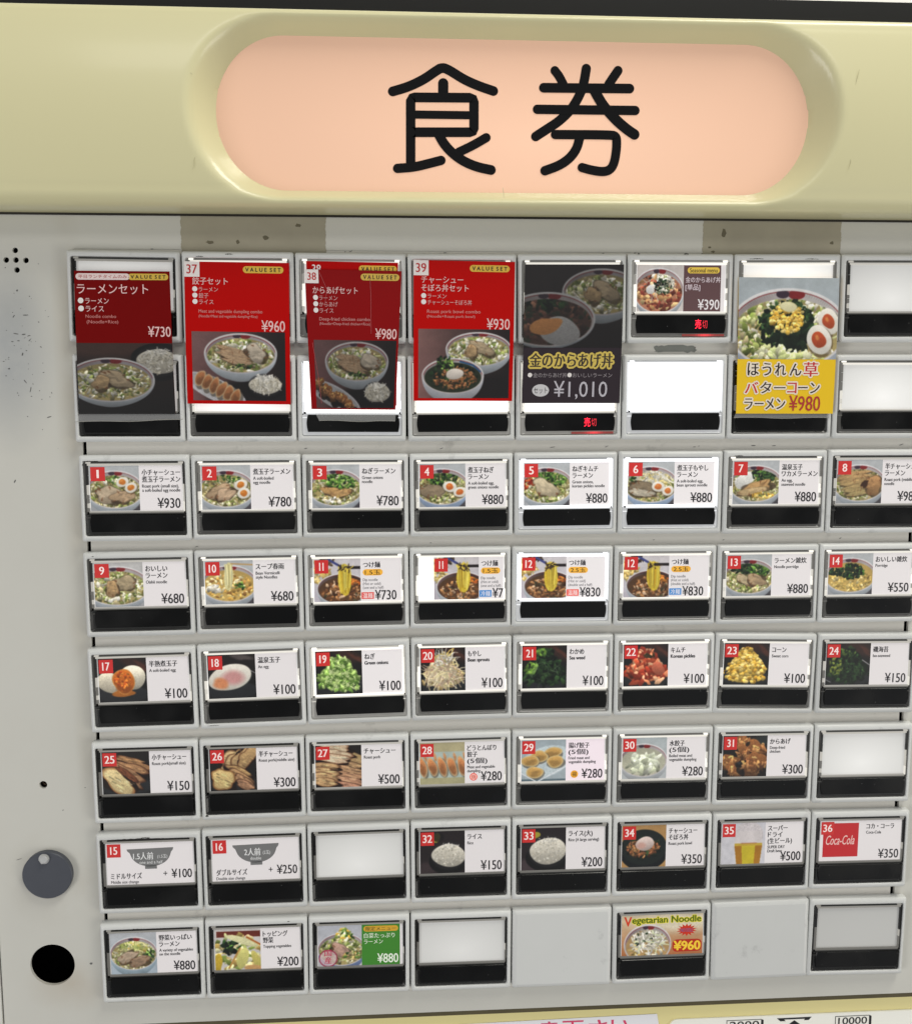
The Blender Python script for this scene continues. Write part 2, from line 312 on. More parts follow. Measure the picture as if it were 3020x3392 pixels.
def d_21(s): p = mound(s, DGR+[(60, 90, 50)], 130, .07); p.pile(.2, .5, .14, .14, [(150, 190, 80), (110, 150, 60)], 24, .05); p.pile(.42, .16, .1, .08, [(130, 170, 70), (90, 130, 60)], 20, .04); p.strands(.5, .55, .35, .25, [(140, 160, 130), (90, 120, 80)], 26, .008, .16); return p.done()
def d_22(s): p = mound(s, [(206, 96, 60), (232, 150, 106), (176, 66, 40), (240, 190, 150), (150, 60, 40)], 120, .075); p.pile(.58, .25, .12, .06, [(80, 70, 40)], 8, .04); p.blob(.78, .55, .16, .13, (214, 120, 90), .4, .1, .2); return p.done()
def d_23(s): p = mound(s, YEL, 230, .04, asp=.85, amp=.1); return p.done()
def d_24(s): p = mound(s, DGR, 160, .05); p.pile(.24, .5, .18, .22, [(130, 140, 60), (90, 110, 50), (160, 170, 80)], 40, .035); p.pile(.45, .22, .2, .1, [(100, 124, 60), (70, 96, 50)], 30, .03); p.line([(.82, .38), (1, .5)], .02, (200, 200, 200)); p.line([(.0, .82), (.12, .88)], .015, (190, 190, 190)); p.strands(.5, .6, .3, .2, [(70, 100, 60)], 20, .008, .14); return p.done()
def chunk(p, cx, cy, r, pal=BRN+[(214, 168, 104), (196, 140, 86)]):
    p.blob(cx+.02, cy+.05, r*1.1, r*.85, (34, 22, 16), .2, .2, 0, alpha=.8, k=6); p.blob(cx, cy, r, r*.72, (150, 100, 56), p.rnd.random()*3, .22, .35, .12, k=7)
    for i in range(36):
        a = p.rnd.random()*6.28; q = p.rnd.random()**.5*.85; yy = math.sin(a)*q; c = p.rnd.choice(pal); j = 1.15-.45*yy; z = r*p.rnd.uniform(.08, .22)
        p.blob(cx+r*q*math.cos(a), cy+r*.7*yy, z, z*.6, tuple(min(255, v*j) for v in c), p.rnd.random()*3, .4, .2, alpha=.85)
def slab(p, cx, cy, rx, ry, rot, c, e):
    slab0(p, cx, cy, rx, ry, rot, c, e); ca, sa = math.cos(rot), math.sin(rot)
    for i in range(22):
        u, v = rx*p.rnd.uniform(-.85, .6), ry*p.rnd.uniform(-.8, .8); L = rx*p.rnd.uniform(.12, .4); q = p.rnd.choice((.6, .72, .85, 1.15, 1.25, 1.3))
        if (u/rx)**2+(v/ry)**2 > .75: continue
        x, y = cx+u*ca-v*sa, cy+u*sa+v*ca; p.line([(x, y), (x+L*ca, y+L*sa)], p.rnd.uniform(.012, .03), tuple(min(255, k*q) for k in c), .65)
def slab0(p, cx, cy, rx, ry, rot, c, e): p.blob(cx+.01, cy+.03, rx, ry, (50, 30, 22), rot, .14, 0, k=6); p.blob(cx, cy, rx, ry, c, rot, .16, .15, .08, edge=e, ew=.22, k=7)
def d_25(s):
    p = dark(s, warm=False)
    for i in range(4): slab(p, .66-.05*i, .26+.11*i, .42-.02*i, .11, .28+.12*i, (206-6*i, 158-4*i, 110), (100, 58, 36))
    slab(p, .34, .66, .40, .24, .6, (240, 218, 164), (170, 110, 60)); slab(p, .52, .5, .3, .07, .75, (150, 92, 60), (96, 54, 34)); return p.done()
def d_26(s):
    p = dark(s, warm=False)
    for i in range(4): slab(p, .42+.13*i, .30-.03*i, .17, .30, .6, (226-6*i, 196-8*i, 146-8*i), (120, 74, 44))
    for i in range(4): slab(p, .62+.04*i, .52+.10*i, .36-.04*i, .09, .5, (206-4*i, 168-6*i, 116), (90, 56, 36))
    slab(p, .27, .68, .31, .21, .5, (236, 208, 146), (150, 96, 50)); return p.done()
def d_27(s):
    p = dark(s, warm=False)
    for i in range(7): slab(p, .7+.05*(i % 2), .2+.12*i, .38, .085, .25, (218, 186-4*i, 132), (84, 58, 38))
    for i in range(3): slab(p, .42, .06+.12*i, .38, .10, .15, (236, 208, 176), (140, 92, 60))
    for i in range(4): slab(p, .18, .46+.12*i, .34, .09, .1, (226, 186, 136), (110, 68, 42))
    return p.done()
def gyoza(p, x, y, rx, ry, rot=0, c=(214, 146, 92), e=(232, 204, 160)):
    p.blob(x+.02, y+.03, rx*1.05, ry*1.05, (120, 110, 96), rot, .05, 0, alpha=.7); p.blob(x, y, rx, ry, c, rot, .08, .25, .06, edge=e, ew=.3); p.blob(x, y+ry*.2, rx*.5, ry*.4, tuple(v*.8 for v in c), rot, .3, 0, alpha=.6, soft=.6)
def d_28(s):
    p = Paint(104, 98, s, (206, 196, 156)); p.rect(0, .22, 1, .85, (198, 212, 204)); p.rect(0, .8, 1, .98, (196, 190, 150))
    for i in range(5): gyoza(p, .06+.22*i, .55, .10, .22, -.25); p.blob(.12+.22*i, .33, .03, .1, (226, 170, 120), -.3, .1, .1)
    return p.done()
def d_29(s):
    p = Paint(104, 98, s, (186, 198, 204)); p.blob(.55, .5, .6, .34, (214, 226, 230), -.3, 0, 0); p.rect(.0, .9, 1, 1, (120, 140, 150))
    for x, y in ((.7, .3), (.4, .38), (.2, .48), (.76, .5), (.3, .74)): gyoza(p, x, y, .2, .13, -.15, (222, 178, 104), (242, 218, 160))
    p.line([(0, .76), (.35, .96), (1, .62)], .025, (236, 240, 244)); return p.done()
def d_30(s): p = Paint(104, 98, s); p.grad((196, 204, 206), (206, 210, 212)); p.bowl(.48, .52, .54, .38, soup=(204, 202, 180), body=(216, 220, 224)); p.pile(.5, .6, .36, .2, [(222, 226, 204), (206, 210, 184), (236, 238, 220), (190, 194, 168)], 44, .1, .5); return p.done()
def d_31(s):
    p = dark(s, warm=False); p.blob(.85, .12, .25, .12, (60, 66, 66), 0, .2, 0, soft=.6)
    for x, y, r in ((.45, .2, .24), (.8, .34, .26), (.5, .42, .22), (.14, .6, .22), (.28, .82, .2), (.72, .68, .32)): chunk(p, x, y, r)
    return p.done()
def rice(p, cx, cy, rx, ry):
    p.blob(cx, cy+ry*.5, rx*1.2, ry*1.1, (26, 24, 26), 0, 0, -.2); p.blob(cx, cy, rx*1.1, ry*1.25, (60, 58, 60), 0, 0, 0, alpha=.6)
    p.blob(cx, cy, rx, ry, (222, 216, 202), 0, .04, .26, .03); p.strands(cx, cy, rx*.94, ry*.92, [(236, 232, 222), (214, 208, 192), (202, 194, 176)], 170, .010, .03)
    p.strands(cx, cy-ry*.85, rx*.6, ry*.2, [(238, 234, 226)], 40, .010, .03)
def d_32(s): p = Paint(104, 98, s, (58, 48, 50)); p.blob(.1, .85, .3, .15, (84, 70, 72), 0, .1, 0, soft=.6); p.blob(.36, .15, .1, .1, (190, 180, 60), 0, .1, 0); p.blob(.4, .14, .14, .1, (36, 32, 34), 0, 0, 0, alpha=.7); rice(p, .64, .55, .37, .26); return p.done()
def d_33(s): p = Paint(104, 98, s, (58, 48, 52)); p.blob(.1, .85, .3, .15, (94, 80, 84), 0, .1, 0, soft=.6); p.blob(.32, .16, .1, .08, (190, 180, 60), 0, .1, 0); rice(p, .6, .52, .42, .29); return p.done()
def d_34(s): p = Paint(104, 98, s, (208, 164, 104)); p.blob(.5, .62, .54, .4, (24, 32, 36), 0, 0, -.2); p.blob(.5, .5, .52, .4, (40, 52, 48), 0, 0, 0); p.pile(.5, .52, .4, .27, DGR, 70, .04); p.pile(.48, .52, .36, .2, BRN+[(186, 120, 80)], 150, .035); p.blob(.52, .42, .22, .15, (226, 206, 198), -.2, .04, .2, .01); p.blob(.44, .46, .1, .07, (232, 176, 160), 0, 0, 0, alpha=.7, soft=.7); return p.done()
def d_35(s):
    p = Paint(104, 98, s, (226, 224, 230)); p.blob(.62, .28, .33, .3, (222, 214, 216), 0, 0, .05); p.rect(.3, .2, .93, .5, (230, 222, 222))
    for i in range(60):
        y = .5+.5*i/60; q = .32-.06*(i/60); p.rect(.62-q, y, .62+q, y+.02, (206, 146, 36)); p.rect(.62-q*.5, y, .62+q*.5, y+.02, (232, 212, 48))
    p.rect(.3, .48, .94, .53, (222, 190, 70)); p.line([(.46, .47), (.8, .47)], .02, (190, 90, 60), .5); return p.done()
def d_37(s): p = Paint(104, 98, s); p.grad((206, 208, 212), (190, 204, 216)); p.bowl(.5, .48, .52, .38, body=(190, 212, 226)); base(p); p.pile(.55, .3, .32, .14, CAB+YEL[:2], 70, .05); p.strands(.5, .3, .3, .14, [(230, 224, 160), (200, 210, 120)], 50, .02, .16); p.pile(.85, .5, .1, .12, DGR+GRN, 22, .04); p.pork(.36, .56, .24, .11, -.6, (216, 192, 166)); p.pork(.62, .66, .22, .12, -.2, (188, 158, 130)); return p.done()
def d_38(s):
    p = Paint(104, 98, s, (224, 218, 216)); p.rect(.04, .06, 1, .2, (140, 60, 44)); p.pile(.5, .55, .55, .42, CAB+NOO+[(240, 236, 190)], 90, .08); p.pile(.35, .4, .2, .16, GRN+DGR, 30, .06)
    p.blob(.6, .28, .36, .08, (240, 236, 186), .35, .05, .1); p.blob(.6, .68, .12, .26, (232, 226, 140), .25, .06, .1); p.blob(.9, .72, .08, .22, (226, 214, 120), -.3, .1, .1); p.line([(.3, .9), (.55, .45)], .04, (220, 170, 90)); p.line([(.7, .2), (1, .38)], .04, (210, 130, 60)); p.blob(.05, .8, .12, .2, (222, 190, 60), 0, .2, .1); p.blob(.85, .92, .2, .08, (226, 180, 120), 0, .1, .1); return p.done()
def d_39(s):
    p = Paint(104, 98, s); p.grad((206, 208, 216), (214, 212, 216)); p.bowl(.52, .56, .54, .38, body=(140, 160, 206)); base(p); p.pile(.5, .4, .36, .2, CAB, 70, .05); p.clip = None; p.pile(.58, .26, .18, .16, CAB+YEL[:1]+GRN[:1], 50, .05); p.pork(.5, .58, .22, .14, .3, (222, 182, 162)); p.pile(.75, .7, .2, .1, GRN+NOO, 30, .04)
    a = [(.22+.2*math.cos(R(q)), .76+.19*math.sin(R(q))) for q in range(0, 361, 20)]; p.blob(.22, .76, .2, .19, (234, 206, 210), 0, 0, 0, alpha=.8); p.line(a, .02, (186, 44, 84)); return p.done()
def d_40(s):
    p = Paint(128, 120, s, (222, 214, 210)); p.bowl(.46, .52, .54, .46, soup=(200, 140, 110)); p.pile(.48, .5, .5, .42, [(196, 110, 80), (226, 176, 120), (150, 70, 56), (236, 206, 150), (120, 66, 50)], 150, .06); p.pile(.52, .36, .26, .2, WHT+[(210, 216, 160)], 50, .05); p.pile(.56, .42, .18, .16, DGR+[(90, 96, 70)], 40, .03)
    p.strands(.5, .4, .3, .2, WHT, 20, .01, .2); p.blob(.28, .5, .08, .1, (236, 234, 230), .2, .1, .1); return p.done()
def d_veg(s):
    p = Paint(190, 96, s, (226, 170, 110)); p.grad((238, 222, 190), (212, 138, 84)); p.blob(.7, .1, .5, .12, (244, 232, 206), 0, 0, 0, soft=.9); p.clip = None
    p.bowl(.32, .37, .29, .25, depth=.06, soup=(206, 170, 116)); p.pile(.32, .38, .25, .18, NOO+WHT, 60, .03); p.strands(.34, .3, .2, .14, WHT+[(226, 232, 190)], 130, .012, .1); p.pile(.3, .3, .14, .1, DGR, 12, .014); return p.done()
# larger photographs on the taped posters
def set_bowl(p, cx, cy, rx, ry, big=True):
    p.bowl(cx, cy, rx, ry, depth=.17, wall=(196, 188, 192)); p.pile(cx, cy+.03, rx*.9, ry*.8, [(150, 144, 96), (170, 160, 110)], 70, .035); p.pile(cx, cy+.03, rx*.9, ry*.78, CAB+WHT, 190, .024, asp=.5, amp=.4); p.pile(cx-.02, cy-.04, rx*.6, ry*.4, WHT+CAB, 60, .03, amp=.4); p.strands(cx, cy+.03, rx*.8, ry*.6, [(236, 230, 206), (120, 140, 70)], 50, .007, .06)
    if big:
        for i in range(5): p.pork(cx-rx*.22+.012*i, cy-ry*.18+i*ry*.15, rx*.44, ry*.13, .2, (218, 186, 150))
        p.pork(cx+rx*.42, cy-ry*.02, rx*.3, ry*.4, .5, (218, 204, 184), (150, 104, 70)); p.pile(cx+.02, cy+ry*.65, rx*.3, ry*.12, DGR+GRN, 20, .014)
    else: p.pork(cx+rx*.1, cy-ry*.05, rx*.38, ry*.34, .3, (212, 190, 156)); p.pork(cx-rx*.22, cy+ry*.12, rx*.2, ry*.34, -.5, (218, 186, 140))
    p.clip = None
def p_730(s):
    p = Paint(200, 186, s); p.grad((84, 58, 52), (34, 28, 30)); p.blob(.3, .06, .5, .12, (104, 72, 62), 0, .1, 0, soft=.8)
    p.blob(.86, .2, .3, .2, (22, 20, 22), 0, 0, 0); rice(p, .84, .24, .22, .16); set_bowl(p, .34, .48, .46, .29, False); return p.done()
def p_960(s, fried=False):
    p = Paint(200, 148, s); p.grad((150, 108, 108), (44, 34, 36), True); p.blob(.2, .1, .4, .2, (158, 118, 118), 0, 0, 0, alpha=.6, soft=.8); p.blob(.7, .7, .5, .2, (36, 30, 32), 0, 0, 0, soft=.4)
    set_bowl(p, .52, .23, .39, .215); rice(p, .78, .57, .17, .10)
    p.clip = None; P = [(0, .42), (.55, .68), (.5, .74), (.3, .74), (0, .6)]
    p.blob(.24, .62, .36, .12, (212, 210, 214), .45, 0, .05); p.blob(.24, .61, .33, .09, (190, 188, 192), .45, 0, 0)
    if fried:
        for i in range(8): chunk(p, .06+.05*i+p.rnd.uniform(-.02, .02), .5+.03*i+p.rnd.uniform(-.03, .03), .07)
    else:
        for i in range(6): gyoza(p, .08+.075*i, .50+.04*i, .05, .095, .5, (186, 126, 80), (226, 200, 160))
    return p.done()
def p_930(s):
    p = Paint(200, 154, s); p.grad((166, 124, 120), (48, 38, 38), True); p.blob(.75, .75, .5, .25, (44, 36, 38), 0, 0, 0, soft=.5)
    set_bowl(p, .66, .22, .36, .19, False)
    p.bowl(.38, .52, .34, .2, body=(210, 212, 220), mark=False, soup=(60, 70, 50), depth=.2); p.pile(.38, .53, .26, .14, DGR, 60, .025); p.pile(.4, .55, .24, .12, BRN+[(190, 130, 90)], 170, .018); p.clip = None
    p.pile(.3, .38, .1, .08, GRN+DGR, 50, .02); p.blob(.4, .5, .1, .06, (232, 222, 212), -.2, .04, .2, .01); p.line([(.46, .36), (.6, .4), (.68, .47)], .02, (60, 110, 160)); return p.done()
def p_1010(s):
    p = Paint(200, 170, s); p.grad((70, 58, 62), (58, 48, 50)); set_bowl(p, .78, .28, .40, .24, False); p.bowl(.24, .56, .48, .28, soup=(110, 80, 70), depth=.12); p.pile(.3, .6, .42, .24, [(140, 96, 80), (110, 76, 66), (170, 124, 100), (80, 60, 56), (70, 78, 60)], 190, .035); p.pile(.22, .38, .2, .08, DGR, 40, .03)
    p.clip = None; p.blob(.36, .68, .2, .15, (206, 204, 204), .3, .06, .12); p.blob(.22, .63, .17, .08, (250, 178, 108), -.35, .12, .1); p.a *= .88; return p.done()
def p_yel(s):
    p = Paint(220, 174, s, (190, 198, 204)); p.grad((196, 204, 208), (186, 196, 206)); p.bowl(.5, .50, .60, .40, body=(196, 204, 216), wall=(220, 214, 212)); p.pile(.5, .52, .55, .36, CAB+WHT, 330, .03); p.pile(.2, .5, .2, .3, CAB, 120, .035)
    p.pile(.5, .48, .27, .25, DGR, 240, .035); p.pile(.56, .6, .22, .1, [(28, 44, 30), (36, 56, 36)], 60, .04); p.pile(.49, .4, .17, .14, YEL, 240, .017, asp=.9, amp=.08); p.blob(.5, .28, .09, .05, (240, 234, 190), .05, .05, .1, .01, edge=(220, 208, 150), ew=.15)
    p.pile(.45, .74, .26, .05, [(206, 214, 150), (230, 230, 190)], 40, .04); p.clip = None
    p.egg(.91, .42, .13, 1.1, (214, 100, 54)); p.egg(.82, .60, .15, 1.2, (214, 96, 50)); return p.done()

# ------------------------------------------------------------------ measured button grid (mm on the front plane): top edge, bottom edge, seams 0..8
ROWS = [
  (((-1.0, 0.1), (44.7, 0.0), (91.6, -0.2), (138.4, -0.5), (184.6, -0.3), (231.7, 0.2), (278.2, 0.3), (324.9, 0.6), (371.5, 0.8)),
   ((-0.8, -36.7), (46.2, -37.5), (92.1, -37.5), (138.3, -37.6), (184.9, -37.4), (231.5, -37.3), (277.4, -37.2), (324.5, -36.9), (371.0, -36.7))),
  (((-0.7, -42.0), (45.2, -42.1), (91.3, -42.4), (138.1, -42.6), (184.6, -42.3), (231.0, -42.0), (276.7, -42.0), (324.3, -42.0), (370.9, -42.0)),
   ((-0.3, -78.4), (45.4, -78.6), (92.2, -78.6), (138.0, -78.9), (183.8, -78.8), (229.6, -78.6), (276.3, -78.5), (322.7, -78.5), (369.3, -78.5))),
  (((-0.1, -84.0), (46.3, -83.9), (92.8, -84.1), (138.6, -84.2), (183.7, -83.9), (229.3, -83.7), (276.0, -83.5), (322.6, -83.4), (369.2, -83.3)),
   ((0.6, -120.5), (46.7, -120.5), (93.2, -120.0), (138.8, -119.9), (183.7, -119.8), (229.1, -119.7), (275.5, -120.1), (322.3, -120.3), (368.8, -120.6))),
  (((0.2, -125.2), (46.5, -125.0), (93.0, -124.7), (138.6, -124.7), (183.2, -124.8), (228.3, -125.1), (274.6, -125.2), (321.1, -125.2), (367.5, -125.2)),
   ((0.0, -162.0), (46.6, -161.5), (93.0, -161.1), (138.3, -160.6), (182.8, -160.4), (227.9, -160.7), (273.7, -160.9), (319.7, -160.9), (365.6, -161.0))),
  (((-0.0, -167.1), (46.5, -166.2), (92.7, -165.5), (138.8, -164.8), (183.2, -164.4), (228.4, -164.6), (273.8, -164.9), (320.5, -165.8), (366.6, -166.4)),
   ((0.1, -204.0), (46.3, -203.7), (92.9, -202.7), (138.5, -202.0), (183.9, -201.8), (229.2, -201.8), (275.1, -201.4), (322.0, -202.8), (368.4, -203.2))),
  (((-0.3, -208.5), (46.1, -208.4), (92.2, -207.9), (138.2, -207.8), (183.4, -207.6), (228.7, -207.6), (274.8, -207.8), (321.1, -208.1), (367.3, -208.3)),
   ((0.2, -245.3), (46.1, -245.0), (92.0, -244.7), (137.9, -244.6), (183.5, -244.3), (229.3, -244.5), (275.3, -244.7), (321.9, -245.1), (368.2, -245.5))),
  (((0.0, -250.3), (46.1, -249.7), (92.2, -249.2), (138.1, -248.7), (183.4, -248.5), (229.2, -248.5), (275.0, -248.8), (321.2, -249.1), (368.0, -249.9)),
   ((0.2, -286.9), (45.6, -287.1), (91.9, -286.9), (137.9, -286.8), (183.9, -286.9), (230.1, -287.0), (276.4, -287.0), (322.5, -286.8), (368.8, -286.7))),
  (((0.0, -291.8), (46.1, -291.7), (91.9, -291.6), (137.7, -291.9), (183.6, -291.8), (229.7, -292.0), (275.6, -291.7), (321.8, -291.3), (368.4, -292.3)),
   ((0.2, -329.1), (45.8, -329.0), (91.9, -329.1), (137.8, -329.2), (184.3, -329.6), (230.6, -329.7), (277.0, -329.7), (323.3, -329.5), (370.1, -330.0))),
]
W0, H0, GAP = 45.8, 36.8, 0.62
def cell(r, c):
    T, B = ROWS[r]
    x0 = (T[c][0]+B[c][0])/2; x1 = (T[c+1][0]+B[c+1][0])/2; z0 = (T[c][1]+T[c+1][1])/2; z1 = (B[c][1]+B[c+1][1])/2
    ang = math.atan2(T[c+1][1]-T[c][1]+B[c+1][1]-B[c][1], 2*(x1-x0))
    return (x0+GAP/2, z0, (x1-x0-GAP)/W0, (z0-z1)/H0, ang)
def place(o, r, c, dy=0.0):
    x, z, sx, sz, a = cell(r, c)
    zc = -z; o.location = ((x)*S, dy*S, (z - math.sin(a)*W0/2)*S); o.scale = (sx, 1, sz); o.rotation_euler = (0, -a, 0)

# ------------------------------------------------------------------ the ticket machine
machine = bpy.data.objects.new('ticket_machine', None); COL.objects.link(machine)
tag(machine, 'cream and grey ticket machine with rows of food buttons under a lit pink sign', 'ticket machine')

PANEL = mat('panel_paint', (203, 199, 188), .42, noise=.035, nscale=14)
SPACER = mat('spacer_paint', (211, 208, 200), .45, noise=.05, nscale=22)
CREAM = mat('cream_plastic', (217, 211, 168), .30, noise=.03, nscale=9, coat=.25)
BEZEL = mat('bezel_plastic', (211, 212, 210), .34, noise=.03, nscale=60)
def vary(m, a=.86, b=1.06):
    nt = m.node_tree; bs = nt.nodes['Principled BSDF']; src = bs.inputs['Base Color'].links[0].from_socket
    oi = nt.nodes.new('ShaderNodeObjectInfo'); mr = nt.nodes.new('ShaderNodeMapRange'); mr.inputs['To Min'].default_value = a; mr.inputs['To Max'].default_value = b; nt.links.new(oi.outputs['Random'], mr.inputs['Value'])
    tc = nt.nodes.new('ShaderNodeTexCoord'); ad = nt.nodes.new('ShaderNodeVectorMath'); ad.operation = 'ADD'; nt.links.new(tc.outputs['Object'], ad.inputs[0]); nt.links.new(oi.outputs['Location'], ad.inputs[1])
    n = nt.nodes.new('ShaderNodeTexNoise'); n.inputs['Scale'].default_value = 55; n.inputs['Detail'].default_value = 6; n.inputs['Roughness'].default_value = .7; nt.links.new(ad.outputs[0], n.inputs['Vector'])
    cr = nt.nodes.new('ShaderNodeMapRange'); cr.inputs['From Min'].default_value = .60; cr.inputs['From Max'].default_value = .74; cr.inputs['To Min'].default_value = 1; cr.inputs['To Max'].default_value = .72; nt.links.new(n.outputs['Fac'], cr.inputs['Value'])
    mu = nt.nodes.new('ShaderNodeMath'); mu.operation = 'MULTIPLY'; nt.links.new(mr.outputs[0], mu.inputs[0]); nt.links.new(cr.outputs[0], mu.inputs[1])
    mx = nt.nodes.new('ShaderNodeVectorMath'); mx.operation = 'SCALE'; nt.links.new(src, mx.inputs[0]); nt.links.new(mu.outputs[0], mx.inputs['Scale']); nt.links.new(mx.outputs[0], bs.inputs['Base Color'])
vary(BEZEL, .93, 1.04); vary(SPACER, .97, 1.02)
BLACK = mat('black_gap', (3, 3, 3), 1.0, ior=1.02)

# front panel: one plate with real holes, cut round the block of buttons
cu = bpy.data.curves.new('front_panel', 'CURVE'); cu.dimensions = '2D'; cu.fill_mode = 'BOTH'; cu.extrude = 0.0008
def spl(pts):
    s = cu.splines.new('POLY'); s.points.add(len(pts)-1)
    for i, (x, z) in enumerate(pts): s.points[i].co = (x*S, z*S, 0, 1)
    s.use_cyclic_u = True
spl([(-44.3, -342), (-44.3, 24), (400, 24), (400, -342)])
spl([(1.6, 1.0), (1.6, -331), (364.5, -331), (364.5, 1.0)])
for x, z, r in ((-22, .2, 1.15), (-25.8, -3.7, 1.15), (-21.9, -3.7, 1.15), (-17.9, -3.8, 1.15), (-21.7, -7.7, 1.15), (-21.9, -228.2, 1.7), (-21.9, -312, 9.7)):
    spl([(x+r*math.cos(k*2*math.pi/48), z+r*math.sin(k*2*math.pi/48)) for k in range(48)])
tmp = bpy.data.objects.new('t', cu); me = tmp.to_mesh().copy(); tmp.to_mesh_clear(); bpy.data.objects.remove(tmp)
for v in me.vertices: v.co = (v.co.x, 0.0048 - v.co.z, v.co.y)
import bmesh
b = bmesh.new(); b.from_mesh(me); bmesh.ops.recalc_face_normals(b, faces=b.faces); b.to_mesh(me); b.free()
me.materials.clear()

# worn paint: a bluish smear and grease, on top of the noise
pm = bpy.data.materials.new('worn_panel_paint'); pm.use_nodes = True; nt = pm.node_tree; bs = nt.nodes['Principled BSDF']; bs.inputs['Roughness'].default_value = .42
tc = nt.nodes.new('ShaderNodeTexCoord')
def spot(cx, cz, sx, sz):
    mp = nt.nodes.new('ShaderNodeMapping'); mp.vector_type = 'POINT'
    mp.inputs['Location'].default_value = (-cx*S/(sx*S), 0, -cz*S/(sz*S)); mp.inputs['Scale'].default_value = (1/(sx*S), 0, 1/(sz*S))
    nt.links.new(tc.outputs['Object'], mp.inputs['Vector']); g = nt.nodes.new('ShaderNodeTexGradient'); g.gradient_type = 'SPHERICAL'
    nt.links.new(mp.outputs['Vector'], g.inputs['Vector']); return g.outputs['Fac']
nz = nt.nodes.new('ShaderNodeTexNoise'); nz.inputs['Scale'].default_value = 26; nz.inputs['Detail'].default_value = 6; nt.links.new(tc.outputs['Object'], nz.inputs['Vector'])
cur = None
def mixc(fac, a, bcol, k=1.0, noisy=True):
    mu = nt.nodes.new('ShaderNodeMath'); mu.operation = 'MULTIPLY'; nt.links.new(fac, mu.inputs[0]); mu.inputs[1].default_value = k
    f = mu.outputs[0]
    if noisy:
        m2 = nt.nodes.new('ShaderNodeMath'); m2.operation = 'MULTIPLY'; nt.links.new(f, m2.inputs[0])
        mr = nt.nodes.new('ShaderNodeMapRange'); mr.inputs['From Min'].default_value = .35; mr.inputs['From Max'].default_value = .65; nt.links.new(nz.outputs['Fac'], mr.inputs['Value'])
        nt.links.new(mr.outputs[0], m2.inputs[1]); f = m2.outputs[0]
    mx = nt.nodes.new('ShaderNodeMix'); mx.data_type = 'RGBA'; mx.clamp_factor = True
    nt.links.new(f, mx.inputs['Factor'])
    if isinstance(a, tuple): mx.inputs['A'].default_value = (*lin(a), 1)
    else: nt.links.new(a, mx.inputs['A'])
    mx.inputs['B'].default_value = (*lin(bcol), 1); return mx.outputs['Result']
cc = mixc(nz.outputs['Fac'], (204, 203, 196), (192, 190, 181), .7, False)
cc = mixc(spot(-27, -42, 22, 44), cc, (152, 156, 160), .85)
cc = mixc(spot(-26, -24, 14, 14), cc, (158, 160, 160), .5)
cc = mixc(spot(-16, -272, 26, 26), cc, (170, 160, 142), .7)
cc = mixc(spot(-14, -322, 22, 14), cc, (182, 172, 156), .7)
cc = mixc(spot(-2, -90, 7, 220), cc, (170, 158, 136), .5)
nt.links.new(cc, bs.inputs['Base Color'])
me.materials.append(pm)
link('front_panel', me, machine)
mb = MB(); mb.box(-70, -44.9, 3.2, 9, -380, 24); mb.build('side_trim', mat('side_trim_paint', (214, 212, 204), .4, noise=.02), machine)
mb = MB(); mb.box(-60, 400, 12.5, 14, -345, 20); mb.build('inner_housing', BLACK, machine)
mb = MB()
mb.loft([disc(-21.9, -228.2, 1.75, 7.5, 24), disc(-21.9, -228.2, 1.1, 6.8, 24), disc(-21.9, -228.2, .5, 7.6, 24)], cap1=True)
mb.build('lock_cylinder', mat('brass_lock', (92, 74, 60), .4, metal=.6), machine, True)

# horizontal spacers between the rows
for r in range(9):
    z1 = 16 if r == 0 else max(p[1] for p in ROWS[r-1][1][:8])+1.5
    z0 = -342 if r == 8 else min(p[1] for p in ROWS[r][0][:8])-1.5
    if r == 0: continue
    if r == 8: z1 = -328
    mb = MB(); x0 = 3.1; x1 = 362.5 if r < 8 else 364.4
    if r == 8: x0 = 1.7
    prof = [(z0, 5.6), (z0, 4.3), (z0+.6, 4.1), (z1-.6, 4.1), (z1, 4.3), (z1, 5.6)]
    mb.loft([[(x0, y, z) for z, y in prof], [(x1, y, z) for z, y in prof]], cap0=True, cap1=True)
    mb.build('row_spacer', SPACER, machine)
mb = MB(); mb.box(1.7, 364.4, 4.05, 5.6, -1.5, .9); mb.build('row_spacer', SPACER, machine)

# header fascia: height field with the stadium recess
CX0, CX1, CZ, RR = 62.5+28.5, 304.2-28.5, 52.7, 28.5
def sdf(x, z):
    dx = max(CX0-x, 0, x-CX1); return math.hypot(dx, z-CZ)-RR, dx
prof = []                                   # (z, y) from back of the bottom lip round the front to the back of the top lip
ZB, ZT = 15.4, 90.4
for k in range(7): a = R(90*k/6); prof.append((ZB+6*(1-math.sin(a)), -14.2+6*(1-math.cos(a)) if False else 0))
prof = [(ZB, 6.0), (ZB, -2.0), (ZB, -8.5)]
for k in range(1, 9):
    a = R(90*k/8); prof.append((ZB+6.5*(1-math.cos(a)), -10.5-6.5*math.sin(a)))
n = 46; za, zb = ZB+6.5, ZT-3.5
for k in range(1, n): t = k/n; prof.append((za+(zb-za)*t, -17.0-3.6*math.sin(math.pi*t)**.8))
for k in range(0, 7):
    a = R(90*k/6); prof.append((zb+3.5*math.sin(a), -13.5-3.5*math.cos(a)))
prof += [(ZT, -4.0), (ZT, 6.0)]
XS = [-80+i*1.5 for i in range(int(500/1.5)+1)]
mb = MB(); nx = len(XS)
